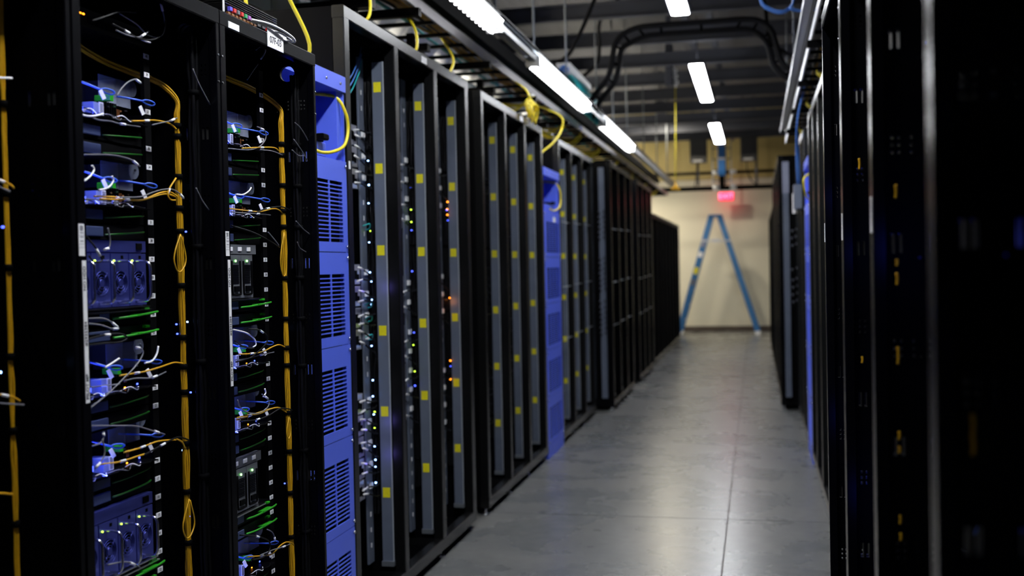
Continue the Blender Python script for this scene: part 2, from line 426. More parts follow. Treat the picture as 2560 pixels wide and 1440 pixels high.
def rect_shelf():
    t = empty('power_shelf', (0, 0, 0), 0, 'x', 'power supply')
    MB().box(-0.62, -0.012, 0, 0.340, 0, 0.155).box(-0.012, 0, 0, 0.340, 0.128, 0.155).build('chassis', 'greycase', t)
    MB().box(-0.012, 0.012, 0, 0.340, -0.006, -0.002).build('lip', 'chrome', t)
    for k in range(3): MB().chbox(0, 0.002, 0.17 + k * 0.055, 0.192 + k * 0.055, 0.136, 0.148, 0.0005).build('tag', 'white', t)
    for k in range(4):
        y = 0.0305 + k * 0.070
        m = MB().box(-0.010, 0.002, 0.001, 0.068, 0.002, 0.125).build('power_module', 'greycase', t)
        m.location = (0, y, 0)
        MB().tube([(0.004, 0.010, 0.108), (0.004, 0.010, 0.022), (0.004, 0.018, 0.012), (0.004, 0.052, 0.012), (0.004, 0.060, 0.022), (0.004, 0.060, 0.108)], 0.003, 7).build('trim_band', 'pitch', m)
        g = MB()
        for j in range(11): g.box(0.002, 0.0035, 0.016, 0.054, 0.044 + j * 0.005, 0.0465 + j * 0.005)
        g.build('grille', 'black', m)
        MB().chbox(0.002, 0.007, 0.022, 0.048, 0.020, 0.036, 0.001).build('latch', 'black', m)
        MB().cyl((0.001, 0.034, 0.108), (0.005, 0.034, 0.108), 0.0034, 10).build('indicator_light', 'ledpure', m)
    return t
M['greycase'] = mat('grey_module_case', (0.16, 0.17, 0.19), 0.4, metal=0.3, noise=0.1)
def flat_server():
    t = empty('server', (0, 0, 0), 0, 'x', 'server')
    MB().box(-0.62, 0, 0, 0.378, 0.001, 0.036).build('chassis', 'black', t)
    f = MB().chbox(0, 0.004, 0.02, 0.20, 0.008, 0.030, 0.001)
    f.build('front_plate', 'darkblue', t)
    s = MB()
    for j in range(2): s.box(0.004, 0.005, 0.05 + j * 0.07, 0.09 + j * 0.07, 0.019, 0.025)
    s.build('slot', 'pitch', t)
    l = MB().tube([(0.002, 0.215, 0.012), (0.016, 0.25, 0.014), (0.022, 0.30, 0.017), (0.026, 0.345, 0.020), (0.024, 0.372, 0.022)], [0.0028] * 20 + [0.0022], 7)
    l.box(0.004, 0.024, 0.285, 0.350, 0.0155, 0.0195)
    l.build('lever', 'green', t)
    MB().chbox(0.0, 0.010, 0.340, 0.358, 0.028, 0.034, 0.001).build('latch', 'green', t)
    return t
M['darkblue'] = mat('slate_blue_plate', (0.05, 0.07, 0.16), 0.4, metal=0.3, noise=0.15)
def shaded_server():
    t = empty('server', (0, 0, 0), 0, 'x', 'server')
    MB().box(-0.62, -0.012, 0, 0.378, 0.001, 0.036).build('chassis', 'pitch', t)
    MB().chbox(-0.014, -0.006, 0.02, 0.20, 0.008, 0.030, 0.001).build('front_plate', 'darkblue', t)
    MB().tube([(-0.012, 0.215, 0.012), (-0.004, 0.25, 0.014), (0.0, 0.30, 0.017), (0.0, 0.345, 0.020), (-0.004, 0.366, 0.022)], 0.0022, 6).build('lever', 'shadedlever', t)
    return t
M['shadedlever'] = mat('shaded_green_plastic', (0.008, 0.10, 0.008), 0.3, noise=0.1)  # copy of the green plastic, shade under the trays in its colour
def sled():
    t = empty('open_server_tray', (0, 0, 0), 0, 'x', 'server')
    MB().box(-0.60, 0.010, 0, 0.378, 0, 0.003).box(-0.60, 0.0, 0, 0.002, 0.003, 0.03).box(-0.60, 0, 0.376, 0.378, 0.003, 0.03).build('tray', 'black', t)
    MB().box(-0.52, -0.10, 0.01, 0.368, 0.008, 0.011).build('circuit_board', 'darkgreen', t)
    b = MB().box(-0.135, -0.130, 0.16, 0.376, 0.055, 0.112).box(-0.130, -0.05, 0.330, 0.334, 0.03, 0.112)
    b.build('bracket', 'greycase', t)
    d = MB()
    for k in range(7): d.box(-0.129, -0.127, 0.19 + k * 0.018, 0.197 + k * 0.018, 0.094, 0.098)
    d.build('contacts', 'chrome', t)
    c = MB().box(-0.045, -0.043, 0.255, 0.385, 0.048, 0.112)
    c.cyl((-0.046, 0.392, 0.098), (-0.042, 0.392, 0.098), 0.020, 22)
    c.build('clear_shroud', 'clear', t)
    MB().cyl((-0.042, 0.394, 0.100), (-0.039, 0.394, 0.100), 0.0035, 10).build('rivet', 'chrome', t)
    g = MB()
    for k in range(8): g.box(-0.12, -0.03, 0.235 + k * 0.0095, 0.2375 + k * 0.0095, 0.012, 0.048)
    g.build('memory_card', 'black', t)
    g = MB()
    for k in range(8): g.box(-0.075, -0.045, 0.318 + k * 0.003, 0.3192 + k * 0.003, 0.014, 0.040)
    g.build('heat_sink', 'copper', t)
    MB().box(-0.06, -0.012, 0.185, 0.222, 0.004, 0.036).build('connector_box', 'bluewhite', t)
    lb = MB().box(-0.012, -0.0105, 0.205, 0.222, 0.006, 0.038).build('barcode_label', 'paper', t)
    s = MB()
    for k in range(9): s.box(-0.0105, -0.0101, 0.208, 0.219, 0.009 + k * 0.003, 0.0105 + k * 0.003)
    s.build('print', 'ink', lb)
    for (y, z, a) in ((0.150, 0.088, -0.03), (0.320, 0.072, -0.012)):
        p = MB().tube([(-0.06, y, z), (-0.03, y + 0.02, z + a * 0.3), (0.0, y + 0.045, z + a * 0.8)], 0.0024, 7)
        R_ = 0.010
        p.tube([(0.0 + 0.55 * i2[0], y + 0.045 + i2[1], z + a * 0.8 + i2[2]) for i2 in
                [(0, 0, 0), (0.012, 0.010, 0.003), (0.024, 0.026, 0.001), (0.026, 0.034, -0.004), (0.018, 0.028, -0.008), (0.008, 0.014, -0.006), (0, 0, 0)]], 0.0020, 7)
        p.build('pull_loop', 'bluejacket', t)
    for (y, z) in ((0.185, 0.050), (0.345, 0.036)):
        f = MB().box(-0.002, 0.0, -0.005, 0.005, -0.011, 0.011).build('paper_flag', 'paper', t)
        f.location = (0.012, y, z); f.rotation_euler = (math.radians(28), 0, math.radians(-20))
    for k in range(9):
        y_ = 0.03 + 0.03 * k; w_ = 0.05 + 0.02 * (k % 3)
        MB().tube([(0.0, y_, 0.004), (0.012, y_ + w_ * 0.3, 0.006 + 0.002 * (k % 4)), (0.014, y_ + w_ * 0.7, 0.001 * (k % 5)), (0.004, min(0.372, y_ + w_), 0.004 + 0.003 * (k % 2))], 0.0013, 5).build('wire', ('rubber', 'greyjacket', 'pitch', 'white')[k % 4], t)
    for k in range(5):
        MB().box(-0.03, -0.026, 0.24 + k * 0.024, 0.247 + k * 0.024, 0.030 + 0.004 * (k % 3), 0.034 + 0.004 * (k % 3)).build('chip', ('copper', 'chrome', 'darkgreen')[k % 3], t)
    MB().cyl((-0.035, 0.155, 0.012), (-0.032, 0.155, 0.012), 0.0035, 10).build('green_light', 'ledgreen', t)
    MB().box(-0.030, -0.028, 0.158, 0.170, 0.010, 0.022).build('blue_light', 'ledblue', t)
    MB().box(-0.030, -0.028, 0.356, 0.361, 0.006, 0.010).build('blue_light', 'ledblue', t)
    MB().box(0.010, 0.012, 0.148, 0.154, 0.003, 0.007).build('blue_light', 'ledblue', t)
    MB().box(-0.028, -0.026, 0.300, 0.304, 0.004, 0.007).build('orange_light', 'ledorange', t)
    MB().chbox(-0.04, 0.0, 0.232, 0.246, 0.044, 0.058, 0.001).build('latch', 'green', t)
    return t
M['darkgreen'] = mat('dark_green_board', (0.008, 0.03, 0.014), 0.4, noise=0.3, nscale=50)
M['bluewhite'] = mat('pale_connector_plastic', (0.22, 0.26, 0.42), 0.35, noise=0.05)

# ------------------------------------------------------------------ rack
RW, RD, RH = 0.632, 0.95, 2.12
def zU(n): return 0.699 + (n - 12) * 0.04523
HOLES = []   # (x0,x1,z0,z1) cut-outs in side panels, x measured back from the front
def add_holes():
    for k in range(5):
        z = 0.42 + k * 0.34
        HOLES.append((-0.047, -0.040, z, z + 0.032)); HOLES.append((-0.035, -0.028, z, z + 0.032))
        HOLES.append((-0.092, -0.086, z, z + 0.032))
        for i in range(3):
            for x in (-0.046, -0.035, -0.090, -0.066):
                HOLES.append((x, x + 0.0045, z + 0.165 + i * 0.0125, z + 0.171 + i * 0.0125))
    for k in range(15):
        HOLES.append((-0.128, -0.124, 0.40 + k * 0.11, 0.404 + k * 0.11))
    for k in range(10):
        HOLES.append((-0.076, -0.072, 0.44 + k * 0.165, 0.444 + k * 0.165))
add_holes()
def side_panel_mesh():
    xs = sorted(set([-RD, 0.0, -0.30] + [h[0] for h in HOLES] + [h[1] for h in HOLES] + [-0.117, -0.061]))
    zs = sorted(set([0.05, RH, 2.030, 2.092] + [h[2] for h in HOLES] + [h[3] for h in HOLES]))
    def hole(x, z):
        if -0.119 < x < -0.059 and 2.030 < z < 2.092: return True
        return any(h[0] < x < h[1] and h[2] < z < h[3] for h in HOLES)
    m = MB(); t0, t1 = 0.0, 0.012
    # merge columns where no hole interrupts them
    for i in range(len(xs) - 1):
        a, b = xs[i], xs[i + 1]; xc = (a + b) / 2; z_start = zs[0]
        for j in range(len(zs) - 1):
            if hole(xc, (zs[j] + zs[j + 1]) / 2):
                if zs[j] > z_start: m.box(a, b, t0, t1, z_start, zs[j])
                z_start = zs[j + 1]
        if z_start < RH: m.box(a, b, t0, t1, z_start, RH)
    # round opening: plate with hole laid in x-z
    h = MB().hole_plate(t0, t1, -0.117, -0.061, 2.030, 2.092, -0.089, 2.061, 0.025, 28)
    bb = len(m.v)
    m.v += [(y, x, z) for (x, y, z) in h.v]; m.f += [tuple(bb + i for i in f) for f in h.f]; m.sm += h.sm
    return m
PANEL_ME = None
def rack(full=True):
    global PANEL_ME
    t = empty('server_rack', (0, 0, 0), 0, 'x', 'server rack')
    if PANEL_ME is None:
        o = side_panel_mesh().build('side_panel', 'black', t); PANEL_ME = o.data; o.location = (-0.001, 0.003, 0)
    else:
        o = bpy.data.objects.new('side_panel', PANEL_ME); COL.objects.link(o); o.parent = t; o.location = (-0.001, 0.003, 0)
    o = bpy.data.objects.new('side_panel', PANEL_ME); COL.objects.link(o); o.parent = t; o.location = (-0.001, RW - 0.017, 0)
    for y0, y1 in ((0.002, 0.032), (RW - 0.020, RW - 0.003)):
        MB().chbox(-0.022, 0.0, y0, y1, 0.05, RH, 0.002).build('front_post', 'blackgloss', t)
    MB().chbox(-0.030, 0.001, 0.002, RW - 0.003, RH - 0.040, RH, 0.003).build('top_beam', 'blackgloss', t)
    MB().chbox(-0.030, 0.001, 0.002, RW - 0.003, 0.04, 0.10, 0.003).build('bottom_beam', 'blackgloss', t)
    MB().box(-RD, -0.03, 0.015, RW - 0.017, RH - 0.012, RH - 0.002).build('top_panel', 'black', t)
    MB().box(-RD, -RD + 0.012, 0.015, RW - 0.017, 0.05, RH - 0.012).build('back_panel', 'black', t)
    MB().box(-RD, -0.03, 0.015, RW - 0.017, 0.05, 0.06).build('bottom_panel', 'black', t)
    MB().box(-0.104, -0.094, 0.420, 0.447, 0.10, 2.04).build('mounting_rail', 'pitch', t)
    for x in (-0.06, -RD + 0.06):
        for y in (0.06, RW - 0.06):
            MB().cyl((x, y, 0), (x, y, 0.014), 0.020, 12).cyl((x, y, 0.014), (x, y, 0.05), 0.008, 8).build('foot', 'chrome', t)
    return t
def unit_labels(t, nums):
    for n in nums:
        z = zU(n)
        l = MB().chbox(-0.094, -0.0925, 0.420, 0.4425, z - 0.0062, z + 0.0062, 0.0004).build('unit_label', 'paper', t)
        text(str(n), 0.0105, 'ink', l, (-0.0922, 0.4313, z), FACE_X, 'number')
def tape(t, y, z0, z1, parts, x=0.0012):
    s = MB().box(0.0, x, y, y + 0.013, z0, z1).build('tape_strip', 'paper', t)
    for txt, zc in parts: text(txt, 0.0125, 'ink', s, (x + 0.0002, y + 0.0065, zc), UP_X)
def barcode(t, y, z0, z1, x=0.0012):
    s = MB().box(0.0, x, y - 0.003, y + 0.016, z0, z1).build('asset_label', 'paper', t)
    b = MB(); h = z1 - z0
    for k in range(9): b.box(x, x + 0.0003, y + 0.001, y + 0.012, z1 - 0.014 + k * 0.0013, z1 - 0.0134 + k * 0.0013)
    for f in (0.70, 0.57, 0.44): b.box(x, x + 0.0003, y + 0.001, y + 0.013, z0 + h * f, z0 + h * f + 0.0025)
    for f in (0.63, 0.25, 0.36): b.box(x, x + 0.0003, y - 0.003, y + 0.016, z0 + h * f, z0 + h * f + 0.0008)
    b.build('print', 'paleink', s)

XL = -1.36
RACKS = [1.338, 1.970, 2.602]
r0 = rack(); r0.location = (XL, RACKS[0], 0); r0['label'] = 'unlit black server rack cut off by the left edge of the picture'
rA = rack(); rA.location = (XL, RACKS[1], 0); rA['label'] = 'black server rack with blue-lit fan modules, tape strip on its left post'
rB = rack(); rB.location = (XL, RACKS[2], 0); rB['label'] = 'black server rack beside the near blue cabinet, tagged 07F-03 on top'
unit_labels(rA, [40, 39, 37, 35, 34, 31, 30, 29, 28, 27, 26, 25, 22, 21, 18, 17, 16, 15, 14, 13, 12, 11])
unit_labels(rB, [40, 39, 37, 35, 34, 31, 30, 29, 28, 27, 26, 25, 22, 21, 18, 17, 16, 15, 14, 13, 12, 9, 8])
barcode(rA, 0.006, 1.472, 1.538); tape(rA, 0.012, 1.166, 1.462, [('NO HDD', 1.425), ('#2935384', 1.310), ('PILOT MP', 1.200)])
barcode(rB, 0.006, 1.475, 1.540); tape(rB, 0.012, 1.130, 1.465, [('NO HDD', 1.418), ('#2935384', 1.290), ('PILOT MP', 1.170)])
p = MB().chbox(0.001, 0.003, 0.283, 0.388, 2.078, 2.134, 0.001).build('name_plate', 'paper', rB)
text('07F-03', 0.028, 'ink', p, (0.0032, 0.335, 2.101), FACE_X)
MB().box(0.001, 0.0025, 0.047, 0.108, 2.083, 2.100).build('paper_tag', 'paper', rB)
for r_, ys in ((rB, (0.012, 0.624)), (rA, (0.622,))):
    for y in ys:
        for z in (1.93, 2.0):
            MB().cyl((0, y, z), (0.002, y, z), 0.0028, 8).build('screw', 'chrome', r_)

# equipment in the near racks.  kinds: S sled, G flat server, H its copy in shaded colours, P power shelf
LAY = [('S', 1.790), ('H', 1.741), ('H', 1.700), ('S', 1.588), ('H', 1.551), ('H', 1.512), ('P', 1.356), ('G', 1.318), ('G', 1.274),
       ('S', 1.156), ('H', 1.114), ('H', 1.074), ('S', 0.975), ('H', 0.938), ('H', 0.905), ('P', 0.745), ('G', 0.707), ('G', 0.664), ('S', 0.548),
       ('H', 0.505), ('H', 0.465), ('S', 0.350), ('P', 0.170)]
EX = -1.45
protoH = shaded_server(); protoS = sled(); protoG = flat_server(); protoP = psu_shelf(); protoQ = rect_shelf()
used = {'H': False, 'S': False, 'G': False, 'P': False, 'Q': False}
PR = {'H': protoH, 'S': protoS, 'G': protoG, 'P': protoP, 'Q': protoQ}
NM = {'S': 'open server tray', 'G': 'thin server with green lever', 'H': 'thin server with shaded green lever',
      'P': 'power shelf with round fans', 'Q': 'power shelf with dark grilles'}
ordw = ['topmost', 'second', 'third', 'fourth', 'fifth', 'sixth', 'seventh', 'eighth', 'ninth', 'tenth', 'eleventh', 'twelfth', 'thirteenth', 'fourteenth']
def fill(ybase, ex, rz, which, tagline, lay=LAY):
    cnt = {}
    for k, z in lay:
        kk = 'Q' if (k == 'P' and which == 'B') else k
        cnt[k] = cnt.get(k, 0) + 1
        off = 0.022 if k == 'P' else 0.036
        y = ybase + off if rz == 0 else ybase - off
        lab = ordw[cnt[k] - 1] + ' ' + NM[kk] + ' in ' + tagline
        lab = ' '.join(lab.split())
        if not used[kk]:
            o = PR[kk]; used[kk] = True; o.location = (ex, y, z); o.rotation_euler = (0, 0, rz); o['label'] = lab
        else:
            o = dup(PR[kk], (ex, y, z), rz, lab)
fill(RACKS[1], EX, 0, 'A', 'the rack with blue-lit fans')
fill(RACKS[2], EX, 0, 'B', 'the 07F-03 rack')
fill(RACKS[0], EX, 0, 'A', 'the leftmost rack')
for r_, dots in ((r0, ((0.25, 1.33), (0.33, 1.21), (0.36, 1.26), (0.50, 1.245), (0.40, 1.08), (0.45, 0.93), (0.27, 0.90), (0.52, 1.53))),
                 (rA, ((0.585, 1.66), (0.590, 1.54), (0.565, 1.30), (0.585, 1.305), (0.568, 1.275), (0.592, 1.12), (0.580, 0.97), (0.570, 0.80))),
                 (rB, ((0.590, 1.25), (0.575, 0.99), (0.560, 0.76)))):
    for k, (y, z) in enumerate(dots):
        MB().cyl((-0.110 + 0.02 * (k % 2), y, z), (-0.106 + 0.02 * (k % 2), y, z), 0.0022, 8).build('blue_light', 'ledblue' if k % 3 else 'ledwhite', r_)
# switch at the top of rack A with a row of orange lights
t = empty('network_switch', (EX, 2.02, 1.985), 0, 'dark network switch with a row of orange lights at the rack top', 'switch')
MB().box(-0.5, 0, 0, 0.375, 0, 0.042).build('chassis', 'black', t)
for k in range(4):
    MB().box(0, 0.001, 0.085 + k * 0.012, 0.092 + k * 0.012, 0.026, 0.029).build('orange_light', 'ledorange', t)
for k in range(12):
    MB().box(0, 0.002, 0.14 + k * 0.018, 0.154 + k * 0.018, 0.010, 0.024).build('port', 'pitch', t)

# media box standing on rack B
t = empty('media_converter', (-1.372, 2.655, RH), 0, 'ribbed black box with coloured plugs lying on the 07F-03 rack', 'network box')
s = MB().box(-0.26, -0.002, 0, 0.325, 0, 0.030).build('case', 'black', t)
for k in range(5): MB().chbox(-0.26, 0.001, 0, 0.325, 0.031 + k * 0.006, 0.0345 + k * 0.006, 0.001).build('rib', 'frame', t)
for k, c in enumerate(('ledbluepl', 'red', 'greycase', 'red', 'greenpl', 'violet')):
    if c not in M:
        M[c] = mat(c, {'ledbluepl': (0.12, 0.10, 0.7), 'greenpl': (0.02, 0.35, 0.12), 'violet': (0.4, 0.12, 0.45)}[c], 0.4, noise=0.05)
    MB().chbox(-0.002, 0.006, 0.022 + k * 0.022, 0.036 + k * 0.022, 0.014, 0.026, 0.001).build('plug', c, t)
for k in range(8): MB().chbox(-0.002, 0.005, 0.012 + k * 0.022, 0.026 + k * 0.022, 0.003, 0.010, 0.001).build('port', 'copper', t)
for k in range(4): MB().chbox(-0.002, 0.004, 0.19 + k * 0.03, 0.21 + k * 0.03, 0.008, 0.016, 0.001).build('plug', 'red' if k > 1 else 'chrome', t)
MB().box(0.0, 0.003, -0.010, -0.004, 0.006, 0.036).build('end_label', 'paper', t)
# white leads from the media box
def cable(name, pts, r, m, label, group=None, cat='cable', n=7):
    o = MB().tube(pts, r, n).build(name, m, None, rel=tuple(pts[0]))
    return tag(o, label, cat, group)
cable('white_lead', [(-1.366, 2.80, 2.137), (-1.352, 2.87, 2.141), (-1.345, 2.95, 2.139), (-1.345, 3.03, 2.132), (-1.350, 3.055, 2.124), (-1.36, 3.03, 2.122), (-1.365, 2.99, 2.122)], 0.0035, 'white', 'upper white lead lying in a loop on the 07F-03 rack top')
cable('white_lead', [(-1.366, 2.91, 2.131), (-1.352, 2.96, 2.131), (-1.348, 3.01, 2.126), (-1.350, 3.03, 2.122), (-1.37, 3.0, 2.121)], 0.003, 'white', 'lower white lead lying on the 07F-03 rack top')
for k, (x, y, z, a) in enumerate(((-1.385, 2.985, 2.142, 10), (-1.40, 3.09, 2.140, 35))):
    o = MB().box(-0.001, 0.001, -0.018, 0.018, -0.009, 0.009).build('lead_flag', 'paper', None); o.location = (x, y, z); o.rotation_euler = (math.radians(a), 0, 0)
    tag(o, ('left' if not k else 'right') + ' white paper flag standing on the white leads over the rack', 'label')

